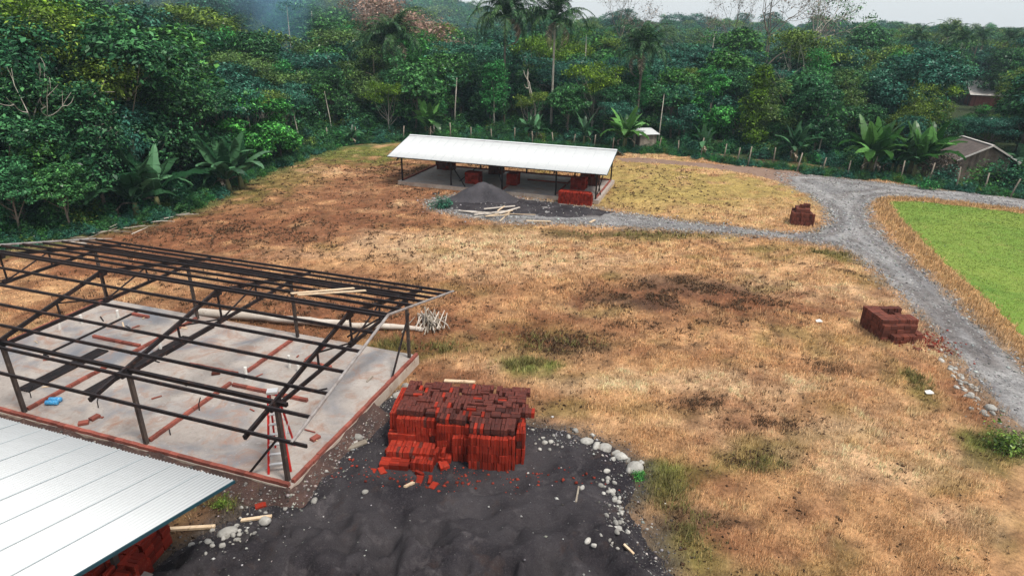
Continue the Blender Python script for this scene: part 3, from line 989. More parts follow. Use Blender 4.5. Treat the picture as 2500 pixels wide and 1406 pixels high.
big.append((1.60, .82, 11, 1, 1, 'y', 1.155))
stack('brick_stack', (-3.95, 15.45, .006), R(-5), big, 'largest stack of red clay bricks, on black sand beside the unroofed building', meshes=('brick', 'brickdirty'), seed=4, loose=16)
stack('brick_stack', (*G(2150, 834)[:2], .0), R(3), [(0, 0, 5, 2, 4, 'x'), (.35, -.3, 10, 1, 2, 'y'), (1.5, -.1, 1, 5, 2, 'x'), (0, .2, 2, 7, 5, 'x'), (0, .92, 2, 8, 5, 'x'), (.6, .2, 10, 2, 5, 'y'), (.6, 1.40, 10, 1, 5, 'y'), (1.25, .8, 1, 6, 4, 'x')],
      'brown brick stack with an opening in its top, beside the gravel road', meshes=('brickold', 'brickold'), seed=8, loose=6, gaps=0)
stack('brick_stack', (*G(1930, 549)[:2], .0), R(-14), [(0, 0, 17, 1, 3, 's'), (.0, .2, 3, 3, 3, 's'), (1.2, .2, 2, 4, 3, 's'), (.25, .2, 3, 4, 6, 'x'), (.3, .65, 9, 2, 6, 'y'), (.45, .45, 4, 1, 1, 's', 1.1), (.75, .7, 5, 1, 1, 's', 1.12), (.1, .9, 4, 3, 5, 'x')],
      'small ragged dark brick stack on dry grass near the road fork', meshes=('brickold', 'brickold'), seed=12)
stack('brick_stack', (*G(232, 1395)[:2], .0), A_YAW + R(8), [(0, -.6, 12, 3, 4, False), (1.2, -.6, 1, 8, 4, True), (0, .3, 12, 3, 4, False)],
      'red brick stack half hidden under the near white roof edge', meshes=('brick', 'brick'), seed=13)
far = [((1135, 448), 4, 5, 'red brick stack on the shed floor behind the sand heap', 0), ((1236, 452), 3, 5, 'red brick stack on the shed floor between two middle posts', 1), ((1392, 462), 4, 5, 'red brick stack on the shed floor behind the bright red outside stack', 0),
       ((1192, 425), 4, 6, 'brown red brick stack against the back of the shed', 1), ((1066, 414), 5, 6, 'dark brick stack near the back corner post of the shed', 0), ((1415, 452), 5, 6, 'dark brick stack at the back of the shed by its end wall', 1)]
for i, (px, n_, h_, lab, al) in enumerate(far):
    p = G(px[0], px[1], B_ZS)
    stack('brick_stack', (p[0], p[1], B_ZS), B_YAW, [(0, 0, n_, 6, h_, True), (0, .62, n_ * 3, 1, h_, False)], lab, 'brick stacks inside the shed', ('brick', 'brick') if i < 3 else ('brickold', 'brick'), seed=20 + i, limit=120)
stack('brick_stack', (*G(1362, 497)[:2], .006), B_YAW, [(0, 0, 25, 2, 5, False), (0, .6, 8, 3, 5, True)], 'long bright red brick stack standing outside the front of the shed', None, ('brick', 'brick'), seed=30, dirtytop=0)


# scattered single bricks
def loose_brick(u, v, z, rz, label, mesh='brick', tilt=0.0):
    p = G(u, v, z)
    o = link('brick', BR[mesh])
    o.location = (p[0], p[1], z + .055)
    o.rotation_euler = (math.pi / 2, tilt, rz)
    return tag(o, label, 'brick')


loose_brick(637, 1238, 0, .5, 'single red brick lying on soil beside the white roof edge')
loose_brick(770, 1072, A_ZS, 1.0, 'single red brick on the slab right of the stepladder', 'bricklow')
loose_brick(528, 913, A_ZS, .3, 'single dark brick lying in the middle of the slab', 'brickold')
loose_brick(1058, 1190, .006, 1.2, 'broken red brick on the sand in front of the big stack')
for u, v, rz, lab in ((205, 1035, .4, 'longer of two reddish blocks on the slab near the white roof'), (232, 1022, 1.2, 'shorter of two reddish blocks on the slab near the white roof')):
    loose_brick(u, v, A_ZS, rz, lab, 'bricklow')

# ------------------------------------------------------------------ things on and round the buildings
def stepladder():
    H_, sp_, dep = 2.35, .62, 1.25
    p0, p1 = G(657, 1158, A_ZS), G(690, 1166, A_ZS)
    root = empty('stepladder', (p0[0] + .28, p0[1] + .1, A_ZS), R(12), 'red and silver stepladder standing open by the front corner post', 'ladder')
    wt = .22
    for s in (-1, 1):
        MB().bar((s * sp_ / 2, 0, 0), (s * wt / 2, dep / 2 - .05, H_), .055, .09).build('front_rail', M['redpaint'], root)
        MB().bar((s * (sp_ / 2 - .02), dep, 0), (s * (wt / 2 - .02), dep / 2 + .05, H_), .05, .07).build('rear_rail', M['redpaint'], root)
        MB().bar((s * .235, .27, 1.0), (s * .235, dep - .22, 1.0), .015, .03).build('spreader', M['alu'], root)
    for k in range(1, 8):
        t = k / 8
        hw = (sp_ * (1 - t) + wt * t) / 2 - .02
        MB().bar((-hw, t * (dep / 2 - .05) - .04, t * H_), (hw, t * (dep / 2 - .05) - .04, t * H_), .09, .03).build('step', M['alu'], root)
        if k in (2, 4, 6):
            MB().bar((-hw, dep - t * (dep / 2 - .05), t * H_), (hw, dep - t * (dep / 2 - .05), t * H_), .03, .03).build('rear_bar', M['alu'], root)
    MB().box((0, dep / 2, H_ + .03), (.30, .24, .07)).build('top_cap', M['alu'], root)


stepladder()
lad = None


def lumber(name, label, cat, p, q, w=.10, h=.05, mat='timber', z=.03, group=None, bow=.0):
    zs_ = [float(surf(k_[0], k_[1])) for k_ in (p, q, ((p[0] + q[0]) / 2, (p[1] + q[1]) / 2))]
    up_ = max(0, zs_[2] - (zs_[0] + zs_[1]) / 2)
    a, b = Vector((p[0], p[1], zs_[0] + up_ + z - .01)), Vector((q[0], q[1], zs_[1] + up_ + z - .01 + bow))
    o = MB().bar(a - (a + b) / 2, b - (a + b) / 2, w, h).build(name, M[mat])
    o.location = (a + b) / 2
    return tag(o, label, cat, group)


lumber('plank', 'pale plank lying on dry soil behind the big brick stack', 'plank', G(1085, 934), G(1160, 940), .16, .05, z=.05)
lumber('plank', 'short pale board on soil just behind the big brick stack', 'plank', G(1072, 952), G(1110, 965), .22, .04, z=.05)
lumber('plank', 'long pale timber sticking out from under the white roof edge', 'plank', G(370, 1298), G(526, 1290), .10, .07, z=.05)
lumber('plank', 'pale board on rubble near the white roof corner', 'plank', G(590, 1276), G(665, 1270), .10, .05, z=.05)
lumber('plank', 'weathered board leaning along the slab edge rubble', 'plank', G(800, 1118), G(895, 1082), .20, .05, 'oldwood', z=.06)
lumber('plank', 'weathered board pointing at the slab corner', 'plank', G(745, 1185), G(792, 1150), .16, .05, 'oldwood', z=.06)
lumber('plank', 'small wood offcut on sand in front of the brick stack', 'plank', G(990, 1208), G(1010, 1186), .10, .05, z=.035)
lumber('plank', 'dark stick lying on the sand near the pale stones', 'plank', G(1405, 1245), G(1412, 1205), .05, .04, 'oldwood', z=.03)
lumber('plank', 'pale stick at the end of the stones by the grass', 'plank', G(1520, 1352), G(1545, 1370), .06, .05, z=.04)
# two boards lying across the purlins
zz_ = lambda yy: A_ZR - slA * abs(yy - A_D / 2) + .085
for i, (xa, ya, xb, yb) in enumerate(((-2.55, 4.35, -1.55, 6.6), (-2.25, 4.3, -1.0, 6.5))):
    a, b = lp(A_O, A_YAW, xa, ya, zz_(ya)), lp(A_O, A_YAW, xb, yb, zz_(yb))
    mid = Vector([(a[k] + b[k]) / 2 for k in range(3)])
    o = MB().bar(Vector(a) - mid, Vector(b) - mid, .10, .035).build('board', M['timber'])
    o.location = mid
    tag(o, ('pale board lying over the roof purlins, the one nearer the ladder', 'pale board lying over the roof purlins, the one nearer the corner')[i], 'board')
# steel lengths on the slab
def steel_bundle(x, y, L, n, label, rz=0.0):
    root = empty('steel_channel_bundle', lp(A_O, A_YAW, x, y, A_ZS), A_YAW + rz, label, 'steel channels')
    for k in range(n):
        mb = MB()
        mb.box((k * .115, L / 2, .05), (.10, L, .012)); mb.box((k * .115 - .044, L / 2, .026), (.012, L, .046)); mb.box((k * .115 + .044, L / 2, .026), (.012, L, .046))
        mb.build('channel', M['steel'], root)


steel_bundle(-11.9, .9, 3.2, 5, 'wide bundle of dark steel channels on the slab near the blue package')
steel_bundle(-9.6, 1.5, 4.6, 4, 'long bundle of dark steel channels beside a brick course on the slab')
steel_bundle(-13.4, 3.0, 4.5, 1, 'single dark steel channel lying across the left of the slab')
steel_bundle(-9.3, 4.6, 2.6, 3, 'short dark steel channels towards the back of the slab')
pk = G(132, 984, A_ZS)
root = empty('blue_package', (pk[0], pk[1], A_ZS), A_YAW + .35, 'small blue wrapped package on the slab', 'package')
for k in range(2):
    mb = MB()
    mb.tube([(-.21, -.09 + k * .19, .085), (-.19, -.09 + k * .19, .085), (.19, -.09 + k * .19, .085), (.21, -.09 + k * .19, .085)], [.06, .085, .085, .06], 10)
    mb.build('roll', M['blue'], root, True)

def bank(label, pts, outs, w, h, seed):
    """loose soil heaped against an edge: pts along the edge, outs the outward directions"""
    V, F = [], []
    n = len(pts)
    nk = 9
    for i, (p, o_) in enumerate(zip(pts, outs)):
        for k in range(nk):
            t = k / (nk - 1)
            ww = w * (.45 + 1.1 * float(fbm(i * .33, seed, seed, 4)))
            x, y = p[0] + o_[0] * ww * t, p[1] + o_[1] * ww * t
            z = h * (1 - t) ** 1.2 * (.55 + .8 * float(fbm(i * .4, k * .5, seed + 3, 3))) + .05 * (float(fbm(i * 1.3, k * 1.1, seed + 5, 2)) - .5) - (.06 if k == nk - 1 else .01 * t)
            V.append((x, y, z))
    for i in range(n - 1):
        for k in range(nk - 1):
            F.append((i * nk + k, i * nk + k + 1, (i + 1) * nk + k + 1, (i + 1) * nk + k))
    me = MB().add(V, F).mesh('soil_bank', M['soilbank'], True)
    tag(link('soil_bank', me), label, None, None, 'stuff')
    return np.array(V).reshape(n, nk, 3)


M['soilbank'] = worn('rubbly red soil', (.095, .052, .042), (.045, .030, .028), 1.6, .95, (.17, .12, .10), 6.0, .9, .06)
bp, bo = [], []
for x_ in np.linspace(-15.9, .1, 80): bp.append((x_, -.275)); bo.append((0, -1))
for a_ in np.linspace(-90, 0, 9): bp.append((.285, -.28)); bo.append((math.cos(R(a_)), math.sin(R(a_))))
for y_ in np.linspace(-.1, 4.4, 28): bp.append((.285, y_)); bo.append((1, 0))
cA_, sA_ = math.cos(A_YAW), math.sin(A_YAW)
BANK = bank('rubbly reddish soil banked against the edges of the slab', [lp(A_O, A_YAW, *p_) for p_ in bp], [(cA_ * o_[0] - sA_ * o_[1], sA_ * o_[0] + cA_ * o_[1]) for o_ in bo], .62, .36, 1)

rnd = random.Random(77)
for k in range(26):
    x_, y_ = rnd.uniform(-15, -.4), rnd.uniform(.3, 7.3)
    L_, a_ = rnd.uniform(.12, .55), rnd.uniform(0, 3.1)
    o = MB().bar((-L_ / 2, 0, 0), (L_ / 2, 0, rnd.uniform(0, .03)), rnd.uniform(.02, .07), .03).build('offcut', M[rnd.choice(('steel', 'steel', 'oldwood', 'timber', 'bricklow'))])
    o.location = lp(A_O, A_YAW, x_, y_, A_ZS + .02)
    o.rotation_euler = (0, 0, a_)
    tag(o, 'small offcut of building material dropped on the slab', 'offcut', 'offcuts on the slab')

# felled pale tree trunk behind the slab, and the heap of poles
def log(pts, rad, name, label, mat='log', seed=0):
    rnd = random.Random(seed)
    P = []
    for i in range(len(pts) - 1):
        for k in range(4):
            t = k / 4
            P.append(Vector(pts[i]).lerp(Vector(pts[i + 1]), t))
    P.append(Vector(pts[-1]))
    c = P[0].copy()
    P = [p - c + Vector((rnd.uniform(-.05, .05), rnd.uniform(-.05, .05), rnd.uniform(-.02, .02))) for p in P]
    n = len(P)
    o = MB().tube(P, [rad[0] + (rad[1] - rad[0]) * i / (n - 1) + rnd.uniform(-.012, .012) for i in range(n)], 10).build(name, M[mat], None, True)
    o.location = c
    return tag(o, label, 'log')


def gz(u, v, z): p = G(u, v); return (p[0], p[1], z)


log([gz(470, 775, .25), gz(600, 782, .25), gz(760, 795, .22), gz(850, 800, .2)], (.20, .15), 'felled_log', 'long peeled white log lying behind the slab', seed=2)
log([gz(840, 803, .18), gz(960, 806, .17), gz(1035, 812, .15)], (.14, .10), 'felled_log', 'thinner pale log running into the heap of poles', seed=3)
rnd = random.Random(5)
cx, cy, _ = G(1052, 795)
for k in range(46):
    a = R(100) + rnd.gauss(0, .32)
    L = rnd.uniform(1.0, 1.9)
    ox, oy = rnd.gauss(0, .38), rnd.gauss(0, .22)
    z0 = .06 + abs(rnd.gauss(0, .16))
    dx, dy = math.cos(a) * L / 2, math.sin(a) * L / 2
    tl = rnd.uniform(-.18, .18)
    zc = z0 + abs(tl) * .5
    o = MB().tube([(-dx, -dy, -tl * .5), (0, 0, rnd.uniform(-.02, .02)), (dx, dy, tl * .5)], [.028, .025, .018], 6).build('pole', M['log'] if k % 3 == 0 else M['oldwood'])
    o.location = (cx + ox, cy + oy, zc + .03)
    tag(o, 'cut pole in the heap at the end of the felled log', 'pole', 'heap of cut poles')
cx, cy, _ = G(1215, 526)
for k in range(13):
    a = R(28) + rnd.gauss(0, .45)
    L = rnd.uniform(1.2, 3.2)
    ox, oy = rnd.gauss(0, .75), rnd.gauss(0, .6)
    dx, dy = math.cos(a) * L / 2, math.sin(a) * L / 2
    z0 = .05 + k * .018
    o = MB().bar((-dx, -dy, rnd.uniform(-.05, .02)), (dx, dy, rnd.uniform(0, .12)), rnd.uniform(.08, .17), .045).build('plank', M['log'] if k % 3 else M['timber'])
    o.location = (cx + ox, cy + oy, z0)
    tag(o, 'pale board in the scattered pile before the white shed', 'plank', 'scattered pile of boards')
lumber('plank', 'single board lying apart on the gravel before the shed', 'plank', G(1285, 541), G(1345, 543), .16, .05, z=.06)
lumber('plank', 'single short board on gravel right of the board pile', 'plank', G(1440, 546), G(1452, 540), .16, .05, z=.06)


# heap of grey sand at the shed
def heap(name, loc, rx, ry, h, mat, label, cat, seed=0, lumps=.18, n=36):
    th = np.linspace(0, 2 * np.pi, n, endpoint=False)
    rr = np.linspace(0, 1, 14)
    V, F = [], []
    for r_ in rr:
        for t in th:
            k = 1 + .16 * math.sin(t * 3 + seed) + .1 * math.sin(t * 5 + seed * 2)
            x, y = r_ * rx * k * math.cos(t), r_ * ry * k * math.sin(t)
            prof = .5 * (1 + math.cos(math.pi * r_)) * .75 + .25 * (1 - r_ ** 2.2)
            z = h * prof * (1 + lumps * (float(fbm(x * 1.6 + seed, y * 1.6, seed)) - .5) * 3) - .02
            V.append((x, y, z if r_ < 1 else -.03))
    for i in range(len(rr) - 1):
        for k in range(n):
            F.append((i * n + k, (i + 1) * n + k, (i + 1) * n + (k + 1) % n, i * n + (k + 1) % n))
    o = MB().add(V, F).build(name, mat, None, True)
    o.location = loc
    return tag(o, label, cat)


heap('sand_heap', (*G(1180, 486)[:2], .012), 2.9, 1.9, 1.3, M['sandpile'], 'grey sand heap in front of the white shed', 'sand heap', 3)
heap('sand_heap', (*G(640, 1340)[:2], .006), 1.0, .8, .22, M['sand'], 'low heap of dirty sand under the rubble by the white roof', 'sand heap', 12, .6)

# ------------------------------------------------------------------ leaves, crowns, trees
def leaf_quads(C, T, N, L, W, fold=.12):
    """diamond leaves: centres C, long axes T, normals N"""
    B = np.cross(N, T)
    B /= np.linalg.norm(B, axis=1, keepdims=True) + 1e-9
    L, W = L[:, None], W[:, None]
    v = np.stack([C - T * L / 2, C + B * W / 2 + N * W * fold - T * L * .05, C + T * L / 2 - N * L * .12, C - B * W / 2 + N * W * fold - T * L * .05], 1)
    return v.reshape(-1, 3), np.arange(len(C) * 4).reshape(-1, 4)


def unit(v):
    return v / (np.linalg.norm(v, axis=-1, keepdims=True) + 1e-9)


def clump_leaves(rs, centres, outward, nper, spread, size, flat=.5, droop=.2):
    n = len(centres)
    C = np.repeat(centres, nper, 0) + rs.normal(0, 1, (n * nper, 3)) * spread * np.array([1, 1, flat])
    O = np.repeat(outward, nper, 0)
    Nn = unit(O * .55 + np.array([0, 0, .75]) + rs.normal(0, .45, (len(C), 3)))
    T = rs.normal(0, 1, (len(C), 3)) + O * .5 - np.array([0, 0, droop])
    T = unit(T - Nn * np.sum(T * Nn, 1, keepdims=True))
    L = size * np.clip(np.exp(rs.normal(-.08, .38, len(C))), .4, 2.2)
    return leaf_quads(C, T, Nn, L, L * rs.uniform(.38, .6, len(C)))


def limb_path(rs, a, b, sag=.15, n=5):
    a, b = np.array(a, float), np.array(b, float)
    t = np.linspace(0, 1, n)[:, None]
    mid = rs.normal(0, 1, 3) * np.linalg.norm(b - a) * sag * .5
    return a + (b - a) * t + mid * (4 * t * (1 - t)) - np.array([0, 0, 1]) * (4 * t * (1 - t)) * np.linalg.norm(b - a) * .06


def broad_tree(seed, H=10.0, Rc=3.6, base=.22, nl=10, ncl=52, nper=21, leaf=.25, shape='round', bark='bark', lm='leaf_mid', tr=.16, spread=.27):
    """returns (trunk mesh, crown mesh): crown made of lobes carried on limbs, each lobe a shell of leaf clumps"""
    rs = np.random.RandomState(seed)
    lobes = []
    for i in range(nl):
        a = i * 2.4 + rs.uniform(-.4, .4)
        if shape == 'round':
            zf = rs.uniform(base + .12, .88)
            rad = Rc * (1 - abs((zf - .58) / .55) ** 2.2) * rs.uniform(.45, .78)
            lr = Rc * rs.uniform(.34, .52)
            fl = rs.uniform(.6, .85)
        elif shape == 'flat':
            zf = .80 + .14 * rs.uniform(-1, 1)
            rad = Rc * math.sqrt((i + .5) / nl) * .85
            lr = Rc * rs.uniform(.26, .42)
            fl = rs.uniform(.22, .36)
        else:  # column
            zf = base + .1 + (i + .5) / nl * (.86 - base)
            rad = Rc * rs.uniform(.2, .55) * (1.1 - .5 * zf)
            lr = Rc * rs.uniform(.42, .62) * (1.15 - .5 * zf)
            fl = rs.uniform(.8, 1.1)
        lobes.append((np.array([rad * math.cos(a), rad * math.sin(a), zf * H]), lr, fl))
    if shape == 'round': lobes.append((np.array([0, 0, .86 * H]), Rc * .5, .7))
    Vs, Fs, off = [], [], 0
    for c, lr, fl in lobes:
        n = max(8, int(ncl * (lr / (Rc * .42)) ** 2))
        dirs = unit(rs.normal(0, 1, (n, 3)) + np.array([0, 0, .35]))
        rad = lr * rs.uniform(.72, 1.06, n)[:, None]
        cen = c + dirs * rad * np.array([1, 1, fl])
        v, f = clump_leaves(rs, cen, unit(dirs + unit(cen - np.array([0, 0, H * .55])) * .5), nper, spread, leaf, .55)
        Vs.append(v); Fs.append(f + off); off += len(v)
        # sparse leaves inside each lobe
        m = n // 6
        cen = c + unit(rs.normal(0, 1, (m, 3))) * lr * rs.uniform(.2, .6, (m, 1)) * np.array([1, 1, fl])
        v, f = clump_leaves(rs, cen, unit(rs.normal(0, 1, (m, 3))), nper // 2, spread * 1.2, leaf, .8)
        Vs.append(v); Fs.append(f + off); off += len(v)
    crown = npmesh('crown', np.concatenate(Vs), np.concatenate(Fs), M[lm])
    mb = MB()
    lean = rs.normal(0, .03 * H, 2)
    top = np.array([lean[0], lean[1], H * (.62 if shape != 'flat' else .6)])
    path = limb_path(rs, (0, 0, -.3), top, .06, 7)
    mb.tube(path, list(np.linspace(tr * H / 10 * 1.15, tr * H / 10 * .45, 7)), 8)
    for c, lr, fl in lobes:
        t = rs.uniform(.45, .95)
        a = path[int(t * 6)]
        if a[2] > c[2]: a = path[max(1, int(t * 6) - 2)]
        p = limb_path(rs, a, c, .2, 5)
        mb.tube(p, list(np.linspace(tr * H / 10 * .42, tr * H / 10 * .1, 5)), 5, False)
    trunk = mb.mesh('trunk', M[bark], True)
    return trunk, crown


def bare_tree(seed, H=10.0, spreadf=.55, lm=None, nleaf=0, leaf=.22, bark='palebark', levels=5, r0=.16, trunkf=.42, fork=3):
    rs = np.random.RandomState(seed)
    mb = MB()
    tips = []

    def grow(p, d, L, r, lv):
        q = p + d * L
        pts = limb_path(rs, p, q, .14, 4)
        mb.tube(pts, [r, r * .88, r * .76, r * .62], 5 if lv < 3 else 4, False)
        if lv >= levels:
            tips.append(q)
            return
        if lv >= levels - 2: tips.append(q)
        k = fork if lv < 2 else 2 + (rs.rand() < .5)
        for i in range(k):
            nd = unit(d + rs.normal(0, 1, 3) * spreadf + np.array([0, 0, .12]))
            grow(q, nd, L * rs.uniform(.58, .82), r * .60, lv + 1)

    grow(np.array([0, 0, -.3]), unit(np.array([rs.normal(0, .06), rs.normal(0, .06), 1])), H * trunkf, r0 * H / 10, 0)
    trunk = mb.mesh('trunk', M[bark], True)
    crown = None
    if nleaf and lm:
        tp = np.array(tips)
        v, f = clump_leaves(rs, tp, unit(rs.normal(0, 1, tp.shape) + np.array([0, 0, .5])), nleaf, .38, leaf, .6)
        crown = npmesh('crown', v, f, M[lm])
    return trunk, crown


def frond_mesh(seed, L=4.2, droop=1.0, mat='palm', nlf=44, w=.055, lf=.75):
    """palm frond in the x-z plane, root at the origin, leaflets hanging from an arching rachis"""
    rs = np.random.RandomState(seed)
    t = np.linspace(0, 1, 12)
    ang = 1.05 - 2.35 * droop * t ** 1.15
    dx, dz = np.cos(ang), np.sin(ang)
    px = np.concatenate([[0], np.cumsum(dx[:-1]) * L / 11])
    pz = np.concatenate([[0], np.cumsum(dz[:-1]) * L / 11])
    mb = MB()
    mb.tube([(a, 0, b) for a, b in zip(px, pz)], list(np.linspace(.045, .012, 12)), 4, False)
    for i in range(nlf):
        tt = .12 + .88 * (i + .5) / nlf
        x, z = np.interp(tt, t, px), np.interp(tt, t, pz)
        a = np.interp(tt, t, ang)
        ll = lf * math.sin(min(1, tt * 1.25 + .12) * math.pi * .93) + .12
        for s in (-1, 1):
            yd = s * rs.uniform(.55, .95)
            d1 = Vector((math.cos(a) * .55 + rs.normal(0, .1), yd, math.sin(a) * .55 + rs.normal(.05, .12))).normalized()
            p0 = Vector((x, 0, z))
            p1 = p0 + d1 * ll * .5
            p2 = p1 + (d1 + Vector((0, 0, -1.1))).normalized() * ll * .6
            wv = Vector((math.cos(a), 0, math.sin(a))) * w
            mb.add([p0 - wv * .4, p0 + wv * .4, p1 + wv * .6, p1 - wv * .6, p2], [(0, 1, 2, 3), (3, 2, 4)])
    return mb.mesh('frond', M[mat])


FROND = [frond_mesh(1, 4.4, .80), frond_mesh(2, 4.2, 1.0), frond_mesh(3, 4.0, 1.15)]
DEADF = [frond_mesh(5, 3.2, 1.35, 'palmdead', 30, .05, .5)]


def palm(x, y, z, H, label, group=None, n=20, s=1.0, seed=0, dead=3, lean=0.0):
    rs = random.Random(seed)
    root = empty('palm_tree', (x, y, z), rs.uniform(0, 6), label, 'palm tree', group)
    top = Vector((lean, 0, H))
    MB().tube([(0, 0, -.3), (0, 0, .4), (lean * .3, 0, H * .4), (lean * .7, 0, H * .75), top], [.24, .17, .14, .13, .12], 8).build('trunk', M['palebark'] if seed % 2 else M['bark'], root, True)
    for k in range(n):
        a = k * 2.39996
        t = k / n
        o = link('frond', FROND[min(2, int(t * 3))], root)
        o.location = top
        o.scale = (s * rs.uniform(.85, 1.1),) * 3
        o.rotation_euler = (rs.gauss(0, .15), -0.55 + t * 1.25 + rs.gauss(0, .1), a)
    for k in range(dead):
        o = link('dead_frond', DEADF[0], root)
        o.location = top - Vector((0, 0, .15))
        o.scale = (s,) * 3
        o.rotation_euler = (rs.gauss(0, .2), 1.0 + rs.uniform(-.1, .2), rs.uniform(0, 6.28))
    return root


def bananaleaf_mesh(seed, L=2.2, W=.55, droop=.9, mat='banana'):
    rs = np.random.RandomState(seed)
    n = 14
    t = np.linspace(0, 1, n)
    ang = 1.25 - 2.0 * droop * t ** 1.3
    px = np.concatenate([[0], np.cumsum(np.cos(ang[:-1])) * L / (n - 1)])
    pz = np.concatenate([[0], np.cumsum(np.sin(ang[:-1])) * L / (n - 1)])
    mb = MB()
    for i in range(1, n - 1):
        w0, w1 = [W / 2 * (math.sin(min(1, max(0, (q - .1) / .9)) ** .7 * math.pi)) ** .6 if q > .1 else .02 for q in (t[i], t[i + 1] - .012)]
        for s in (-1, 1):
            dz = -.18 - .3 * rs.rand()
            j0, j1 = rs.uniform(.82, 1.08), rs.uniform(.82, 1.08)
            mb.add([(px[i], 0, pz[i]), (px[i + 1] - .01, 0, pz[i + 1]), (px[i + 1] + .05, s * w1 * j1, pz[i + 1] + dz * w1 + .05), (px[i] + .05, s * w0 * j0, pz[i] + dz * w0 + .05)], [(0, 1, 2, 3) if s < 0 else (3, 2, 1, 0)])
    mb.tube([(a, 0, b - .012) for a, b in zip(px, pz)], list(np.linspace(.035, .008, n)), 4, False)
    return mb.mesh('leaf', M[mat], True)


BLEAF = {m: [bananaleaf_mesh(k, 2.3, .62, d, m) for k, d in ((1, .35), (2, .75), (3, 1.05))] for m in ('banana', 'bananadark')}
BLEAF['dry'] = [bananaleaf_mesh(9, 1.6, .35, 1.5, 'palmdead')]


def banana(x, y, label, s=1.0, mat='banana', n=9, seed=0, group=None, stems=1, sh=1.0):
    rs = random.Random(seed)
    z = float(hgt(x, y))
    root = empty('banana_plant', (x, y, z), rs.uniform(0, 6), label, 'banana plant', group)
    for q in range(stems):
        bx, by = (0, 0) if q == 0 else (rs.uniform(-.8, .8) * s, rs.uniform(-.8, .8) * s)
        h = s * rs.uniform(1.3, 1.9) * sh
        MB().tube([(bx, by, -.1), (bx + .02, by, h * .5), (bx + .04, by, h)], [.15 * s, .12 * s, .07 * s], 8).build('stem', M['bananastem'], root, True)
        for k in range(n):
            t = k / (n - 1)
            o = link('leaf', BLEAF[mat][min(2, int(t * 3))], root)
            o.location = (bx + .04, by, h - .05)
            o.scale = (s * rs.uniform(.75, 1.1),) * 3
            o.rotation_euler = (rs.gauss(0, .15), -.25 + t * .55 + rs.gauss(0, .1), k * 2.4 + rs.gauss(0, .2))
        o = link('dry_leaf', BLEAF['dry'][0], root)
        o.location = (bx, by, h - .1)
        o.scale = (s * .7,) * 3
        o.rotation_euler = (0, .9, rs.uniform(0, 6.28))
    return root


def shrub_mesh(seed, H=2.0, Rr=1.3, n=70, nper=18, leaf=.2, lm='leaf_mid'):
    rs = np.random.RandomState(seed)
    d = unit(rs.normal(0, 1, (n, 3)))
    d[:, 2] = np.abs(d[:, 2])
    lump = 1 + .35 * np.sin(np.arctan2(d[:, 1], d[:, 0])[:, None] * 3 + seed)
    cen = d * np.array([Rr, Rr, H * .92]) * rs.uniform(.45, 1.05, (n, 1)) * lump + np.array([0, 0, .1])
    v, f = clump_leaves(rs, cen, d, nper, .2, leaf, .7)
    return npmesh('foliage', v, f, M[lm])


# kinds of tree, built once at 10 m and reused at their own size
KIND = {
    'dense_dark': broad_tree(11, lm='leaf_dark', Rc=3.7, nl=11),
    'dense_mid': broad_tree(12, lm='leaf_mid', Rc=3.5, nl=10, leaf=.34, nper=15),
    'dense_olive': broad_tree(13, lm='leaf_olive', Rc=3.6, nl=11, leaf=.17, nper=30, spread=.24),
    'dense_teal': broad_tree(14, lm='leaf_teal', Rc=3.9, nl=12),
    'dense_bright': broad_tree(15, lm='leaf_bright', Rc=3.9, nl=10, base=.1, leaf=.30),
    'flat_olive': broad_tree(16, lm='leaf_olive', Rc=4.6, nl=12, shape='flat', bark='palebark', tr=.13, leaf=.22, spread=.4),
    'flat_teal': broad_tree(17, lm='leaf_teal', Rc=4.6, nl=14, shape='flat', tr=.15, leaf=.24, spread=.42),
    'flat_yellow': broad_tree(18, lm='leaf_yellow', Rc=4.3, nl=12, shape='flat', bark='palebark', tr=.12, leaf=.22, spread=.4),
    'column_mid': broad_tree(19, lm='leaf_bright', leaf=.19, Rc=2.9, nl=10, shape='column', base=.3, bark='palebark', tr=.14),
    'column_dark': broad_tree(20, lm='leaf_dark', Rc=3.0, nl=10, shape='column', base=.2),
    'column_yellow': broad_tree(21, lm='leaf_yellow', Rc=2.3, nl=9, shape='column', base=.05, leaf=.25),
}
KLAB = {'dense_dark': 'rounded dark green tree', 'dense_mid': 'rounded mid green tree', 'dense_olive': 'rounded olive green tree', 'dense_teal': 'broad blue green tree', 'dense_bright': 'bushy bright green tree',
        'flat_olive': 'flat topped olive tree on pale limbs', 'flat_teal': 'flat topped blue green tree', 'flat_yellow': 'flat topped yellow green tree', 'column_mid': 'tall narrow mid green tree with pale trunk', 'column_dark': 'tall narrow dark green tree', 'column_yellow': 'narrow yellow green tree'}


def tree(kind, x, y, H, label, group=None, rz=None, wide=1.0, name='tree'):
    z = float(hgt(x, y))
    tr_, cr_ = KIND[kind] if isinstance(kind, str) else kind
    root = empty(name, (x, y, z), random.uniform(0, 6.28) if rz is None else rz, label, 'tree', group)
    s = H / 10
    for nm, me in (('trunk', tr_), ('crown', cr_)):
        if me is None: continue
        o = link(nm, me, root)
        o.scale = (s * wide, s * wide, s)
    return root


TAKEN = []


def T(kind, u, Yd, H, label, wide=1.0, **k):
    x = XA(u, Yd, H * .5)
    TAKEN.append((x, Yd, 1.6 * wide * H / 10))
    return tree(kind, x, Yd, H, label, wide=wide, **k)


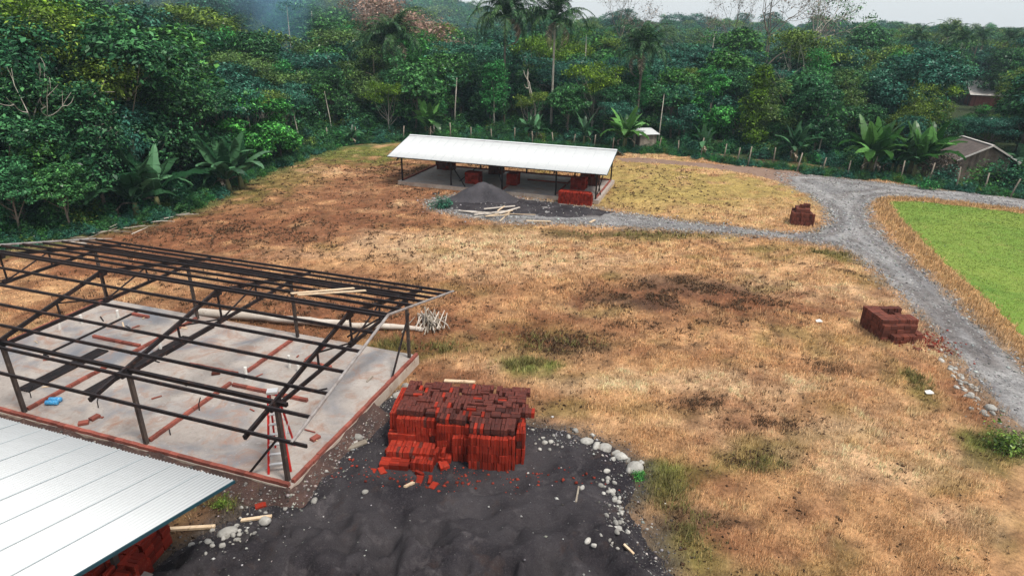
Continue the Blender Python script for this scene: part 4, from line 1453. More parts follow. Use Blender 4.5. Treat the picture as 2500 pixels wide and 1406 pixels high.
def place_word(ui):
    """what stands in front of this column of the forest"""
    return [w_ for lim_, w_ in ((130, 'at the picture edge'), (330, 'above the steel frame'), (520, 'over the banana plants'), (680, 'over the bright bushes'), (830, 'around the blue smoke'), (1000, 'below the pinkish tree'), (1150, 'behind the shed end'), (1300, 'by the first tall palm'), (1420, 'by the second tall palm'),
                             (1540, 'behind the lone palm'), (1680, 'behind the tiny hut'), (1800, 'below the tallest bare tree'), (1920, 'behind the bamboo-like tree'), (2060, 'below the leaning white trunk'), (2200, 'behind the bright bananas'), (2330, 'below the distant palms'), (9999, 'behind the wooden house')) if ui < lim_][0]


# --- trees singled out from the photograph: the left-hand wall of forest
T('dense_dark', 30, 43, 12.6, 'tall dark tree at the very edge of the picture above the steel frame', 1.05)
T('dense_olive', 165, 45, 13.0, 'tall olive tree in the near forest wall, tallest by the picture edge', 1.0)
T('dense_dark', 300, 47, 12.6, 'tall dark tree in the near forest wall behind the first banana plant', 1.0)
T('dense_mid', 395, 55, 12.0, 'tall green tree rising over the bright bushes of the near forest wall', 1.1)
T('column_dark', 225, 41, 8.8, 'narrow dark tree at the foot of the near forest wall')
T('dense_mid', 110, 39.0, 6.0, 'low green tree in front of the tallest forest edge trees')
T('dense_mid', 20, 36, 5.0, 'low green tree in the corner behind the steel frame')
T('dense_dark', 475, 54, 8.4, 'dark tree between the banana plants and the hazy hillside', 1.15)
T('dense_bright', 470, 53, 6.6, 'bright green bushy tree leaning over the two banana plants', 1.1)
T('dense_bright', 600, 57, 7.0, 'largest bright green bushy tree at the bend of the forest edge', 1.2)
T('dense_bright', 672, 62, 5.8, 'bright green bushy tree closest to the grassy corner of the clearing', 1.15)
T('dense_teal', 560, 66, 8.6, 'blue green tree behind the bright bushy trees', 1.2)
T('dense_dark', 330, 47, 7.0, 'dark low tree just behind the large banana plant')
T('flat_olive', 620, 72, 9.8, 'dark spreading tree with fine leaves above the bright bushes', 1.15)
T('dense_dark', 95, 41.5, 9.6, 'full dark tree at the picture edge just above the brush line', 1.05)
T('dense_teal', 245, 44.5, 8.2, 'blue green tree between the tall dark tree and the brush line', 1.0)
T('dense_dark', 20, 38.5, 7.6, 'dark leafy tree closest to the far corner of the steel frame', 1.1)
T('dense_mid', 150, 37.6, 4.4, 'low leafy tree at the brush line left of the banana plants', 1.1)
T('dense_dark', 420, 50.5, 8.6, 'dark tree right behind the large banana plant', 1.1)
# --- middle, behind the fence and the shed
T('flat_yellow', 940, 77, 6.4, 'small yellow green spreading tree with forked pale stems behind the shed end', .9)
T('flat_yellow', 1440, 80, 8.9, 'yellow green umbrella tree over the dark gap behind the shed', .95)
T('flat_yellow', 1310, 96, 11.6, 'yellowish umbrella tree standing between the two tall palms', .85)
T('dense_dark', 1190, 84, 8.6, 'rounded dark tree behind the middle of the shed roof', .95)
T('dense_mid', 1075, 86, 9.2, 'rounded green tree behind the banana plant at the shed', 1.0)
T('flat_olive', 1290, 79, 5.5, 'low olive tree at the foot of the forked white tree', .9)
T('dense_dark', 800, 80, 7.6, 'dark tree behind the fence over the grassy corner', 1.1)
T('flat_teal', 740, 84, 9.6, 'grey green spreading tree below the blue smoke', 1.1)
T('column_yellow', 1838, 71.5, 9.2, 'bright yellow green bamboo-like tree behind the fence', .95)
T('dense_bright', 1735, 74, 8.0, 'fresh green tree next to the yellow green one', .95)
T('dense_mid', 1640, 77, 8.4, 'mid green tree behind the small white-roofed hut', 1.0)
T('dense_mid', 1960, 73, 8.2, 'spreading green tree over the pale trunk by the fence', 1.05)
T('dense_olive', 2040, 75, 8.8, 'olive tree behind the bright banana clump', 1.0)
T('dense_teal', 2130, 78, 8.6, 'blue green tree behind the two bright banana plants', 1.0)
T('dense_dark', 2300, 66, 4.6, 'low dark tree beside the grey brown dry bush')
T('dense_bright', 2385, 84, 4.2, 'low bright green tree in front of the tin-roofed hut', 1.0)
T('dense_dark', 2490, 72, 6.6, 'dark tree at the picture edge behind the wooden house')
# --- bare and pale trees
PINK = bare_tree(31, lm='leaf_dry', nleaf=30, leaf=.17, spreadf=.62, trunkf=.34, fork=4)
GREY = bare_tree(33, lm='leaf_greydry', nleaf=5, leaf=.15, spreadf=.46, trunkf=.38, fork=3, levels=6, r0=.13, bark='bark')
BARE = bare_tree(35, spreadf=.5, trunkf=.40, levels=4)
FORK = bare_tree(38, spreadf=.35, trunkf=.45, levels=2, fork=2, r0=.2)
LEANT = bare_tree(41, lm='leaf_mid', nleaf=16, spreadf=.45, trunkf=.5, levels=4, r0=.16)
T(PINK, 985, 108, 16.2, 'leafless-looking tree with pinkish brown crown on the hillside', 1.5, name='dry_tree')
T(PINK, 900, 120, 17.0, 'smaller pinkish brown tree beside the wide pinkish one', 1.0, name='dry_tree')
T(GREY, 1850, 108, 18.5, 'tallest bare tree with a sparse grey brown crown against the sky', 1.0, name='dry_tree')
T(GREY, 1780, 116, 16.5, 'thin bare tree left of the tallest bare tree', .8, name='dry_tree')
T(GREY, 1500, 135, 17.0, 'hazy bare tree against the sky behind the palms', .9, name='dry_tree')
T(LEANT, 1960, 104, 15.5, 'white-trunked tree leaning beside the tallest bare tree', .8, name='pale_trunk_tree')
T(BARE, 662, 92, 9.0, 'small bare white tree standing below the blue smoke', .9, name='bare_tree')
T(FORK, 1300, 80.5, 9.2, 'forked white tree trunk rising behind the shed roof', .8, name='bare_tree')
T(BARE, 60, 42, 11.0, 'bare pale branches showing through the leaves at the picture edge', .9, name='bare_tree')
T(BARE, 1890, 86, 8.5, 'small bare tree standing just behind the yellow green bamboo-like tree', .6, name='bare_tree')


def pole_tree(u, Yd, H, label, lean=.0, r=.11):
    x = XA(u, Yd, H / 2)
    z = float(hgt(x, Yd))
    root = empty('slender_tree', (x, Yd, z), 0, label, 'tree', 'pale slender forest trunks' if 'small crown' in label else None)
    MB().tube([(0, 0, -.3), (lean * .3, 0, H * .4), (lean, 0, H)], [r, r * .8, r * .45], 7).build('trunk', M['palebark'], root, True)
    rs = np.random.RandomState(int(u))
    cen = np.array([[lean, 0, H]]) + rs.normal(0, 1, (34, 3)) * np.array([1.0, 1.0, .55])
    v, f = clump_leaves(rs, cen, unit(rs.normal(0, 1, (34, 3)) + np.array([0, 0, .6])), 16, .3, .25)
    link('crown', npmesh('crown', v, f, M['leaf_mid']), root)


pole_tree(702, 98, 14.5, 'straight pale trunk standing in the blue smoke', .2)
pole_tree(1998, 66.5, 4.8, 'slender white-barked tree right at the fence by the bananas', .25, .09)
pole_tree(1605, 72.5, 6.0, 'slender pale tree beside the small white-roofed hut', .1, .08)
pole_tree(965, 83, 8.0, 'straight pale trunk under the dark palm behind the shed', 0, .12)
pole_tree(722, 67, 4.4, 'thin leaning pale stem at the grassy forest corner', -.4, .08)
pole_tree(800, 76, 5.2, 'thin leaning pale stem behind the fence end', -.5, .08)
pole_tree(2310, 120, 11.0, 'thin leaning pale trunk before the distant palms', 1.2, .12)

for u, Yd, H in ((838, 84, 6.5), (1100, 83, 6.5), (1375, 80, 5.5), (1470, 81, 6.5), (1665, 77, 6), (1790, 79, 6.5), (2080, 82, 7), (2260, 96, 9), (2490, 104, 10), (520, 82, 9.5), (600, 100, 12), (760, 110, 13), (1120, 100, 11), (1720, 100, 12), (860, 104, 12), (1420, 104, 12)):
    pole_tree(u, Yd, H, 'pale slender trunk with a small crown, %s, %s' % (place_word(u), 'far back' if Yd > 95 else 'close to the fence'), random.uniform(-.6, .6), .12)

# --- palms
palm(XA(1222, 84, 10), 84, 0, 13.6, 'tall dark palm with drooping skirt, the left of the two tallest', s=1.55, seed=2, n=34, dead=3)
palm(XA(1342, 83, 10), 83, 0, 13.2, 'tall palm with open crown against the sky, right of the two tallest', s=1.5, seed=5, n=28, dead=4)
palm(XA(955, 87, 8), 87, 0, 10.6, 'dense dark palm on the near side of the pinkish tree', s=1.4, seed=4, n=34, dead=3)
palm(XA(900, 90, 8), 90, 0, 9.2, 'lower palm touching the dense dark palm', s=1.2, seed=6, n=28)
palm(XA(1556, 82, 8), 82, 0, 9.9, 'lone dark palm behind the small white-roofed hut', s=1.35, seed=8, n=30, dead=3)
for k, (u, Yd, H) in enumerate(((2215, 118, 11.2), (2325, 112, 11.4), (2365, 132, 11.8), (2480, 128, 11.6), (2445, 136, 11.8), (2290, 132, 12.2))):
    x = XA(u, Yd, 8)
    palm(x, Yd, float(hgt(x, Yd)), H, 'distant palm above the tin-roofed hut, %s of six counted from the left' % {2215: 'first', 2290: 'second', 2325: 'third', 2365: 'fourth', 2445: 'fifth', 2480: 'last'}[u], 'distant palms above the tin-roofed hut', n=18, s=1.0, seed=20 + k, dead=2)
    TAKEN.append((x, Yd, 1.2))

# --- banana plants
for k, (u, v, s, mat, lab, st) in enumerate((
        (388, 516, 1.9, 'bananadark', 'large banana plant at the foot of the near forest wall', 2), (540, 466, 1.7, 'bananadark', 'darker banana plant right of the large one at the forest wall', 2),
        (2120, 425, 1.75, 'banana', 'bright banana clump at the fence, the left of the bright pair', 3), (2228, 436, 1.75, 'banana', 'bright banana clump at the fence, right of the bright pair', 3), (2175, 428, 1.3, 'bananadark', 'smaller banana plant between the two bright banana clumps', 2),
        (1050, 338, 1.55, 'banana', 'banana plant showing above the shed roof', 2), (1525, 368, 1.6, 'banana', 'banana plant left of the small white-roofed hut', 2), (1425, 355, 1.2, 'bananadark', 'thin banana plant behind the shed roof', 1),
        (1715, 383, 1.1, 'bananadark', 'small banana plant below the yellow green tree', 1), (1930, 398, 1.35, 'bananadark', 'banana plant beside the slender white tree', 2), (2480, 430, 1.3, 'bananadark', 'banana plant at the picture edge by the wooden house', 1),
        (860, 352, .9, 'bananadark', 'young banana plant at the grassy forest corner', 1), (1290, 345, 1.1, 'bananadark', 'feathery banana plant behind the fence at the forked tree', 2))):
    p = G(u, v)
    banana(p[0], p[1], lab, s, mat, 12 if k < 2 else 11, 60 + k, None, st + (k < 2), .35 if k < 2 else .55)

# --- rest of the forest: jittered rows, the nearest stand as single trees, the far wood as one mass
rs = np.random.RandomState(77)
P_ = []
for yy in np.concatenate([np.arange(38, 150, 5.2), np.arange(150, 300, 7.0), np.arange(300, 640, 12)]):
    half = yy * .98 + 12
    st = 5.4 if yy < 150 else (7.5 if yy < 300 else 12)
    for xx in np.arange(-half, half, st):
        P_.append((xx + rs.uniform(-.42, .42) * st, yy + rs.uniform(-.4, .4) * st))
P_ = np.array(P_)
P_ = P_[~inside(EDGE, P_[:, 0], P_[:, 1])]
P_ = P_[pdist(EDGE, P_[:, 0], P_[:, 1], False) > 2.6]
keep = np.ones(len(P_), bool)
for x, y, r in TAKEN:
    keep &= np.hypot(P_[:, 0] - x, P_[:, 1] - y) > r + 1.2
HUTS = [G(2350, 440)[:2], G(2400, 268)[:2], G(1572, 352)[:2]]
for (x, y), r in zip(HUTS, (5.5, 9, 2.4)):
    keep &= np.hypot(P_[:, 0] - x, P_[:, 1] - y) > r
    # the line of sight a path leaves open in front of each hut
    L = math.hypot(x, y)
    t = P_[:, 0] * x / L + P_[:, 1] * y / L
    dd = np.abs(P_[:, 0] * y / L - P_[:, 1] * x / L)
    keep &= ~((dd < r * .6) & (t < L) & (t > L - 12))
P_ = P_[keep]
names = ['dense_dark', 'dense_mid', 'dense_olive', 'dense_teal', 'flat_olive', 'flat_teal', 'column_mid', 'column_dark', 'flat_yellow']
wts = np.array([.13, .18, .16, .13, .11, .09, .11, .04, .05])
kidx = rs.choice(len(names), len(P_), p=wts)
px, py = P_[:, 0], P_[:, 1]
leftness = ss((20 - px) / 60)
de = pdist(EDGE, px, py, False)
front = ss((de - 2) / 22)
Hh = (5.2 + 3.6 * front + 1.2 * leftness + rs.uniform(-1.6, 2.2, len(P_)) + 2.0 * ss((py - 110) / 80) + 1.0 * leftness)
Hh *= np.where(rs.rand(len(P_)) < .07, 1.25, 1.0)
Hh = np.clip(Hh, 4.0, 17)
ucol = 1250 + px / (py * cp + (CAM_H - 6) * sp) * FPX
cap = np.array([ZA(275, y_, 2400) for y_ in py]) * .95
cor = (ucol > 2290) & (ucol < 2495) & (py < 118)
Hh = np.where(cor, np.minimum(Hh, cap), Hh)
dropped = cor & (Hh < 2.6)
inview = (np.abs(px) < py * .90 + 4)
order = np.argsort(py + np.where(inview, 0, 1000))
order = order[~dropped[order]]
N_IND = 215
for i in order[:N_IND]:
    k = names[kidx[i]]
    ui = ucol[i]
    where = place_word(ui)
    rank = 'first rank' if py[i] < 84 else ('second rank' if py[i] < 97 else ('third rank' if py[i] < 110 else 'back rank'))
    if px[i] < -20 and py[i] < 74: rank = 'near wall'
    tree(k, px[i], py[i], float(Hh[i]), KLAB[k] + ', ' + rank + ' ' + where, 'forest trees, ' + k.replace('_', ' '), wide=float(rs.uniform(.95, 1.25)))
rest = order[N_IND:]


def combine(name, a, b):
    """trunk and crown in one mesh, for the far mass"""
    o1, o2 = bpy.data.objects.new(name, a.copy()), None
    import bmesh
    bm = bmesh.new()
    bm.from_mesh(b)
    n = len(bm.faces)
    bm.from_mesh(a)
    bm.faces.ensure_lookup_table()
    for i in range(n, len(bm.faces)): bm.faces[i].material_index = 1
    me = bpy.data.meshes.new(name)
    bm.to_mesh(me)
    bm.free()
    me.materials.append(b.materials[0])
    me.materials.append(a.materials[0])
    bpy.data.objects.remove(o1)
    return me


def scatter(name, pts, rz, scl, vid, meshes, label):
    """one object that strews copies of a few meshes over points"""
    coll = bpy.data.collections.new(name + '_sources')
    for i, me in enumerate(meshes):
        coll.objects.link(bpy.data.objects.new('%s_source_%02d' % (name, i), me))
    me = bpy.data.meshes.new(name)
    me.vertices.add(len(pts))
    me.vertices.foreach_set('co', np.ascontiguousarray(pts, np.float32).ravel())
    for nm, tp, arr in (('rz', 'FLOAT', rz), ('scl', 'FLOAT', scl), ('vid', 'INT', vid)):
        at = me.attributes.new(nm, tp, 'POINT')
        at.data.foreach_set('value', np.ascontiguousarray(arr, np.float32 if tp == 'FLOAT' else np.int32))
    o = link(name, me)
    ng = bpy.data.node_groups.new(name + '_scatter', 'GeometryNodeTree')
    ng.interface.new_socket('Geometry', in_out='INPUT', socket_type='NodeSocketGeometry')
    ng.interface.new_socket('Geometry', in_out='OUTPUT', socket_type='NodeSocketGeometry')
    N = ng.nodes
    gi, go = N.new('NodeGroupInput'), N.new('NodeGroupOutput')
    ci = N.new('GeometryNodeCollectionInfo')
    ci.inputs['Collection'].default_value = coll
    ci.inputs['Separate Children'].default_value = True
    ci.inputs['Reset Children'].default_value = True
    ip = N.new('GeometryNodeInstanceOnPoints')
    ip.inputs['Pick Instance'].default_value = True

    def attr(nm, tp):
        a = N.new('GeometryNodeInputNamedAttribute')
        a.data_type = tp
        a.inputs['Name'].default_value = nm
        return a.outputs['Attribute']
    cx_ = N.new('ShaderNodeCombineXYZ')
    e2r = N.new('FunctionNodeEulerToRotation')
    Lk = ng.links.new
    Lk(attr('rz', 'FLOAT'), cx_.inputs['Z'])
    Lk(cx_.outputs[0], e2r.inputs[0])
    Lk(gi.outputs[0], ip.inputs['Points'])
    Lk(ci.outputs[0], ip.inputs['Instance'])
    Lk(attr('vid', 'INT'), ip.inputs['Instance Index'])
    Lk(e2r.outputs[0], ip.inputs['Rotation'])
    Lk(attr('scl', 'FLOAT'), ip.inputs['Scale'])
    Lk(ip.outputs[0], go.inputs[0])
    md = o.modifiers.new('scatter', 'NODES')
    md.node_group = ng
    return tag(o, label, None, None, 'stuff')


pz = hgt(px[rest], py[rest])
scatter('far_forest', np.stack([px[rest], py[rest], pz], 1), rs.uniform(0, 6.28, len(rest)), Hh[rest] / 10 * np.where(py[rest] > 300, 1.25, 1.05), kidx[rest],
        [combine('far_tree', *KIND[k]) for k in names], 'hazy mass of far forest trees reaching to the horizon')

# --- undergrowth and shrubs
SHR = [shrub_mesh(51, 2.0, 1.3, 90, 18, .20, 'leaf_dark'), shrub_mesh(52, 1.6, 1.2, 80, 18, .18, 'leaf_mid'), shrub_mesh(53, 1.5, 1.5, 80, 18, .20, 'leaf_teal'), shrub_mesh(54, 1.2, 1.0, 60, 18, .16, 'leaf_bright'), shrub_mesh(55, 1.4, 1.1, 60, 16, .16, 'leaf_olive')]
q = rs.uniform(0, 1, (9000, 2)) * np.array([140, 80]) + np.array([-62, 28])
q = q[~inside(EDGE, q[:, 0], q[:, 1])]
dq = pdist(EDGE, q[:, 0], q[:, 1], False)
q = q[(rs.rand(len(q)) < np.where(dq < 5, .75, np.where(dq < 14, .35, .10))) & (dq > .9) & (np.abs(q[:, 0]) < q[:, 1] * .95 + 5)]
for (x, y), r in zip(HUTS, (3.6, 4, 1.6)):
    q = q[np.hypot(q[:, 0] - x, q[:, 1] - y) > r]
dq = pdist(EDGE, q[:, 0], q[:, 1], False)
scatter('undergrowth', np.stack([q[:, 0], q[:, 1], hgt(q[:, 0], q[:, 1])], 1), rs.uniform(0, 6.28, len(q)), rs.uniform(.35, .8, len(q)) * (1 + .5 * ss(dq / 8)) * np.where(q[:, 0] < -18, 1.25, 1.0), rs.choice(5, len(q), p=[.3, .2, .25, .15, .1]), SHR,
        'green undergrowth of shrubs and seedlings at the foot of the forest')


fl_ = np.array([G(u_, v_)[:2] for u_, v_ in [(735, 372), (870, 348), (1100, 343), (1255, 349), (1495, 372), (1608, 372), (1710, 386), (1825, 406), (1945, 420), (2068, 432), (2197, 442), (2332, 464), (2466, 482), (2560, 500)]])
seg = np.linalg.norm(np.diff(fl_, axis=0), axis=1)
cum = np.concatenate([[0], np.cumsum(seg)])
tt_ = rs.rand(1100) * cum[-1]
fx_ = np.interp(tt_, cum, fl_[:, 0]) + rs.normal(0, .5, 1100)
fy_ = np.interp(tt_, cum, fl_[:, 1]) + rs.normal(.35, .55, 1100)
kf = ~(inside(ROAD, fx_, fy_) | inside(TRACK, fx_, fy_) | inside(SLAB_B, fx_, fy_))
fx_, fy_ = fx_[kf], fy_[kf]
scatter('fence_weeds', np.stack([fx_, fy_, hgt(fx_, fy_)], 1), rs.uniform(0, 6.28, len(fx_)), rs.uniform(.16, .42, len(fx_)), rs.choice(5, len(fx_), p=[.25, .25, .3, .12, .08]), SHR, 'green weeds and creepers crowding the foot of the fence')
le_ = np.array([(-31, 33.5), (-28.2, 36.8), (-25.3, 40.2), (-23.8, 43.3), (-23.3, 52), (-22.1, 61), (-19.8, 69.8)])
seg = np.linalg.norm(np.diff(le_, axis=0), axis=1)
cum = np.concatenate([[0], np.cumsum(seg)])
tt_ = rs.rand(420) * cum[-1]
fx_, fy_ = np.interp(tt_, cum, le_[:, 0]) + rs.normal(-.2, .5, 420), np.interp(tt_, cum, le_[:, 1]) + rs.normal(0, .5, 420)
scatter('forest_edge_weeds', np.stack([fx_, fy_, hgt(fx_, fy_)], 1), rs.uniform(0, 6.28, len(fx_)), rs.uniform(.15, .45, len(fx_)), rs.choice(5, len(fx_), p=[.35, .25, .2, .15, .05]), SHR, 'low green growth along the foot of the near forest wall')


def weed(u, v, s, kind, label, name='shrub', z=1.0):
    p = G(u, v)
    root = empty(name, (p[0], p[1], float(hgt(p[0], p[1]))), random.uniform(0, 6), label, 'plant')
    o = link('foliage', SHR[kind], root)
    o.scale = (s, s, s * z)
    MB().tube([(0, 0, -.05), (.02, .0, .25 * s), (0, .03, .6 * s)], [.03 * s, .025 * s, .012 * s], 5).build('stem', M['bark'], root)


weed(1560, 1168, .20, 3, 'small bright green seedling beside the pale boulders', 'seedling')
weed(2452, 1100, .55, 4, 'green bush on the verge at the picture edge')
weed(1080, 507, .55, 2, 'grey green weed at the left end of the gravel before the shed')
weed(545, 1232, .25, 4, 'low weed on the soil beside the white roof edge', 'weed', .5)
for u, v, s_, k_, lab in ((2398, 452, 1.15, 1, 'leafy bush hiding the foot of the wooden house'), (2445, 458, 1.2, 0, 'dark bush at the right corner of the wooden house'), (2300, 452, 1.0, 2, 'blue green bush at the fence left of the wooden house'), (2262, 462, .7, 3, 'bright green bush at the fence below the bananas')):
    weed(u, v, s_, k_, lab)
DRYB = bare_tree(44, H=4, lm='leaf_greydry', nleaf=10, leaf=.16, spreadf=.7, trunkf=.25, bark='bark', fork=4, levels=4)
p = G(2285, 440)
tree(DRYB, p[0], p[1], 10, 'brown dry bush in front of the wooden house', name='dry_bush', wide=1.1)

# ------------------------------------------------------------------ fence
fpx = [(735, 372), (800, 352), (870, 348), (985, 345), (1050, 344), (1100, 343), (1150, 344), (1200, 346), (1255, 349), (1300, 352), (1350, 356), (1400, 360), (1450, 365), (1495, 372), (1548, 366), (1608, 372),
       (1655, 378), (1710, 386), (1765, 397), (1800, 402), (1825, 406), (1886, 404), (1945, 420), (2005, 426), (2068, 432), (2130, 432), (2197, 442), (2265, 452), (2332, 464), (2398, 470), (2466, 482), (2540, 496)]
fence = empty('wire_fence', (*G(1500, 372)[:2], 0), 0, 'barbed wire fence on rough pale posts along the forest edge', 'fence')
fo = Vector(fence.location)
rnd = random.Random(9)
tops = []
for i, (u, v) in enumerate(fpx):
    p = Vector(G(u, v)) - fo
    h = rnd.uniform(1.5, 2.1)
    lx, ly = rnd.gauss(.04, .10), rnd.gauss(0, .06)
    z = float(hgt(p.x + fo.x, p.y + fo.y))
    MB().tube([(p.x, p.y, z - .2), (p.x + lx * .5 + rnd.gauss(0, .02), p.y, z + h * .5), (p.x + lx, p.y + ly, z + h)], [.075, .065, .055], 7).build('post', M['oldwood'], fence, True)
    tops.append((p, lx, ly, h, z))
for hz in (.35, .7, 1.05, 1.4):
    for a, b in zip(tops[:-1], tops[1:]):
        MB().tube([(t[0].x + t[1] * hz / t[3], t[0].y + t[2] * hz / t[3] - .06, t[4] + hz) for t in (a, b)], .006, 3, False).build('wire', M['steel'], fence)

# ------------------------------------------------------------------ huts
def hut(name, u, v, rz, w, dd, h, rise, label, wall='brownboard', rf='shingle', boards=True, ov=.5, mono=False, edge='tin'):
    p = G(u, v)
    root = empty(name, (p[0], p[1], float(hgt(p[0], p[1]))), rz, label, 'hut')
    bw = .24
    rnd_ = random.Random(int(u))

    def zt(x): return h + (rise * (1 - abs(x) / (w / 2)) if not mono else rise * (.5 - x / w))
    n = int(w / bw)
    for y0 in (-dd / 2, dd / 2):
        for i in range(n):
            x = -w / 2 + (i + .5) * w / n
            hh = zt(x) - .06
            if rnd_.random() < .06 and y0 < 0: hh *= .9
            MB().box((x, y0 + rnd_.uniform(-.012, .012), hh / 2), (w / n - .015, .03, hh)).build('board', M[wall], root)
    n = int(dd / bw)
    for x0 in (-w / 2, w / 2):
        for i in range(n):
            y = -dd / 2 + (i + .5) * dd / n
            MB().box((x0 + rnd_.uniform(-.012, .012), y, (zt(x0) - .04) / 2), (.03, dd / n - .015, zt(x0) - .04)).build('board', M[wall], root)
    if not mono:
        for s in (-1, 1):
            e = w / 2 + ov
            ze_ = h - rise * ov / (w / 2)
            mb = MB().bar((s * e, 0, ze_ + .05), (s * .02, 0, h + rise + .05), dd + 2 * ov, .06)
            r_ = mb.build('roof', M[rf], root)
            for yy in (-dd / 2 - ov - .03, dd / 2 + ov + .03):
                MB().bar((s * e, yy, ze_ + .07), (s * .02, yy, h + rise + .07), .05, .14).build('barge_board', M[edge], r_)
        MB().bar((0, -dd / 2 - ov, h + rise + .11), (0, dd / 2 + ov, h + rise + .11), .26, .05).build('ridge_board', M[edge], root)
    else:
        MB().bar((-w / 2 - ov, 0, zt(-w / 2 - ov) + .06), (w / 2 + ov, 0, zt(w / 2 + ov) + .06), dd + 2 * ov, .05).build('roof', M[rf], root)
    MB().box((.3 * w / 2, -dd / 2 - .03, .85), (.7, .04, 1.7)).build('door', M['shingle'], root)
    return root


hut('wooden_house', 2362, 424, R(-8), 4.3, 4.4, 2.0, 1.15, 'grey wooden house with a dark gabled roof behind the fence', ov=.6)
hut('tin_roofed_hut', 2400, 258, R(-112), 5.2, 5.6, 2.2, 1.9, 'red brown hut with a pale tin roof far back in the trees', wall='bricklow', rf='tin', mono=True)
hut('small_hut', 1572, 362, R(-75), 1.8, 2.0, 1.75, .3, 'tiny hut with a white sheet roof behind the fence', wall='oldwood', rf='white', mono=True, ov=.25)

# ------------------------------------------------------------------ stones
def stone_mesh(seed, sub=2):
    import bmesh
    rs_ = np.random.RandomState(seed)
    bm = bmesh.new()
    bmesh.ops.create_icosphere(bm, subdivisions=sub, radius=1)
    ax = np.array([1.0, rs_.uniform(.65, .95), rs_.uniform(.5, .75)])
    dirs = unit(rs_.normal(0, 1, (7, 3)))
    cut = rs_.uniform(.45, .9, 7)
    for v in bm.verts:
        c = np.array(v.co)
        for dd_, k in zip(dirs, cut):
            t = c @ dd_
            if t > k: c = c - dd_ * (t - k) * .8
        v.co = c * ax
    me = bpy.data.meshes.new('stone')
    bm.to_mesh(me)
    bm.free()
    me.materials.append(M['stone'])
    me.shade_smooth()
    return me


STO = [stone_mesh(k) for k in range(8)]


def stone(u, v, r, label, group=None, name='stone', dx=0, dy=0):
    x, y, _ = G(u, v)
    x, y = x + dx, y + dy
    o = link(name, random.choice(STO))
    z = float(surf(x, y))
    o.location = (x, y, z + r * .14)
    o.rotation_euler = (random.uniform(-.2, .2), random.uniform(-.2, .2), random.uniform(0, 6.28))
    o.scale = (r, r, r * random.uniform(.8, 1.05))
    return tag(o, label, 'stone', group)


for u, v, r in ((1405, 1052, .14), (1432, 1080, .24), (1455, 1095, .20), (1478, 1100, .30), (1503, 1108, .18), (1518, 1118, .30), (1532, 1125, .16), (1545, 1132, .13), (1388, 1070, .12), (1445, 1062, .12), (1495, 1128, .13), (1550, 1145, .28), (1535, 1150, .14), (1565, 1130, .12)):
    stone(u, v, r, 'pale boulder in the row edging the black sand', 'pale boulder row')
for u, v, r in ((1330, 1082, .11), (1345, 1080, .10), (1318, 1098, .09), (1342, 1100, .08), (1325, 1070, .08), (1360, 1092, .07), (1300, 1050, .08), (1352, 1064, .07), (1372, 1100, .06), (1308, 1084, .06)):
    stone(u, v, r, 'rounded white stone in the small cluster right of the brick stack', 'white stones right of the brick stack')
rnd = random.Random(31)
for k in range(52):
    t = rnd.random()
    u, v = 1470 + 45 * math.sin(t * 3) + rnd.gauss(0, 14), 1180 + 200 * t
    stone(u, v, rnd.uniform(.05, .11), 'pale stone in the scatter along the sand and grass border', 'pale stones along the sand border')
for u, v, r, lab in ((1420, 1208, .13, 'white stone lying alone on the sand towards the grass'), (1480, 1168, .13, 'grey stone on sand below the boulder row'), (1430, 1365, .12, 'oval pale stone alone near the bottom of the picture'), (893, 1218, .10, 'pale stone on sand between slab corner and brick stack'),
                     (560, 1318, .28, 'large pale stone in the rubble by the white roof'), (720, 1232, .20, 'pale stone below the slab corner'), (770, 1238, .13, 'small pale stone right of the stone below the slab corner'), (655, 1316, .18, 'pale flat stone right of the largest rubble stone'),
                     (868, 1072, .28, 'large grey stone on the rubble beside the slab edge'), (990, 945, .22, 'pale stone tight behind the brick stack'), (972, 968, .24, 'flat pale stone leaning at the slab foot behind the bricks'), (2418, 998, .24, 'rounded tan boulder at the edge of the road'), (2400, 1008, .16, 'smaller tan stone touching the rounded tan boulder'), (2192, 480, .25, 'white stone on the bank at the field corner')):
    stone(u, v, r, lab)
for k in range(40):
    t = rnd.random()
    u, v = 2290 + 140 * t + rnd.gauss(0, 12), 860 + 170 * t + rnd.gauss(0, 9)
    stone(u, v, rnd.uniform(.06, .15), 'tan stone in the loose row along the road verge', 'tan stones along the road verge')
for k in range(42):
    t = rnd.random()
    u, v = 640 - 110 * t + rnd.gauss(0, 38), 1240 + 140 * t + rnd.gauss(0, 16)
    stone(u, v, rnd.uniform(.04, .10), 'pale rubble stone between the slab corner and the white roof', 'rubble stones by the white roof')
for k in range(34):
    t = rnd.random()
    u, v = 880 - 160 * t + rnd.gauss(0, 18), 1050 + 150 * t + rnd.gauss(0, 8)
    stone(u, v, rnd.uniform(.04, .09), 'grey rubble stone along the slab edge', 'rubble stones along the slab edge')


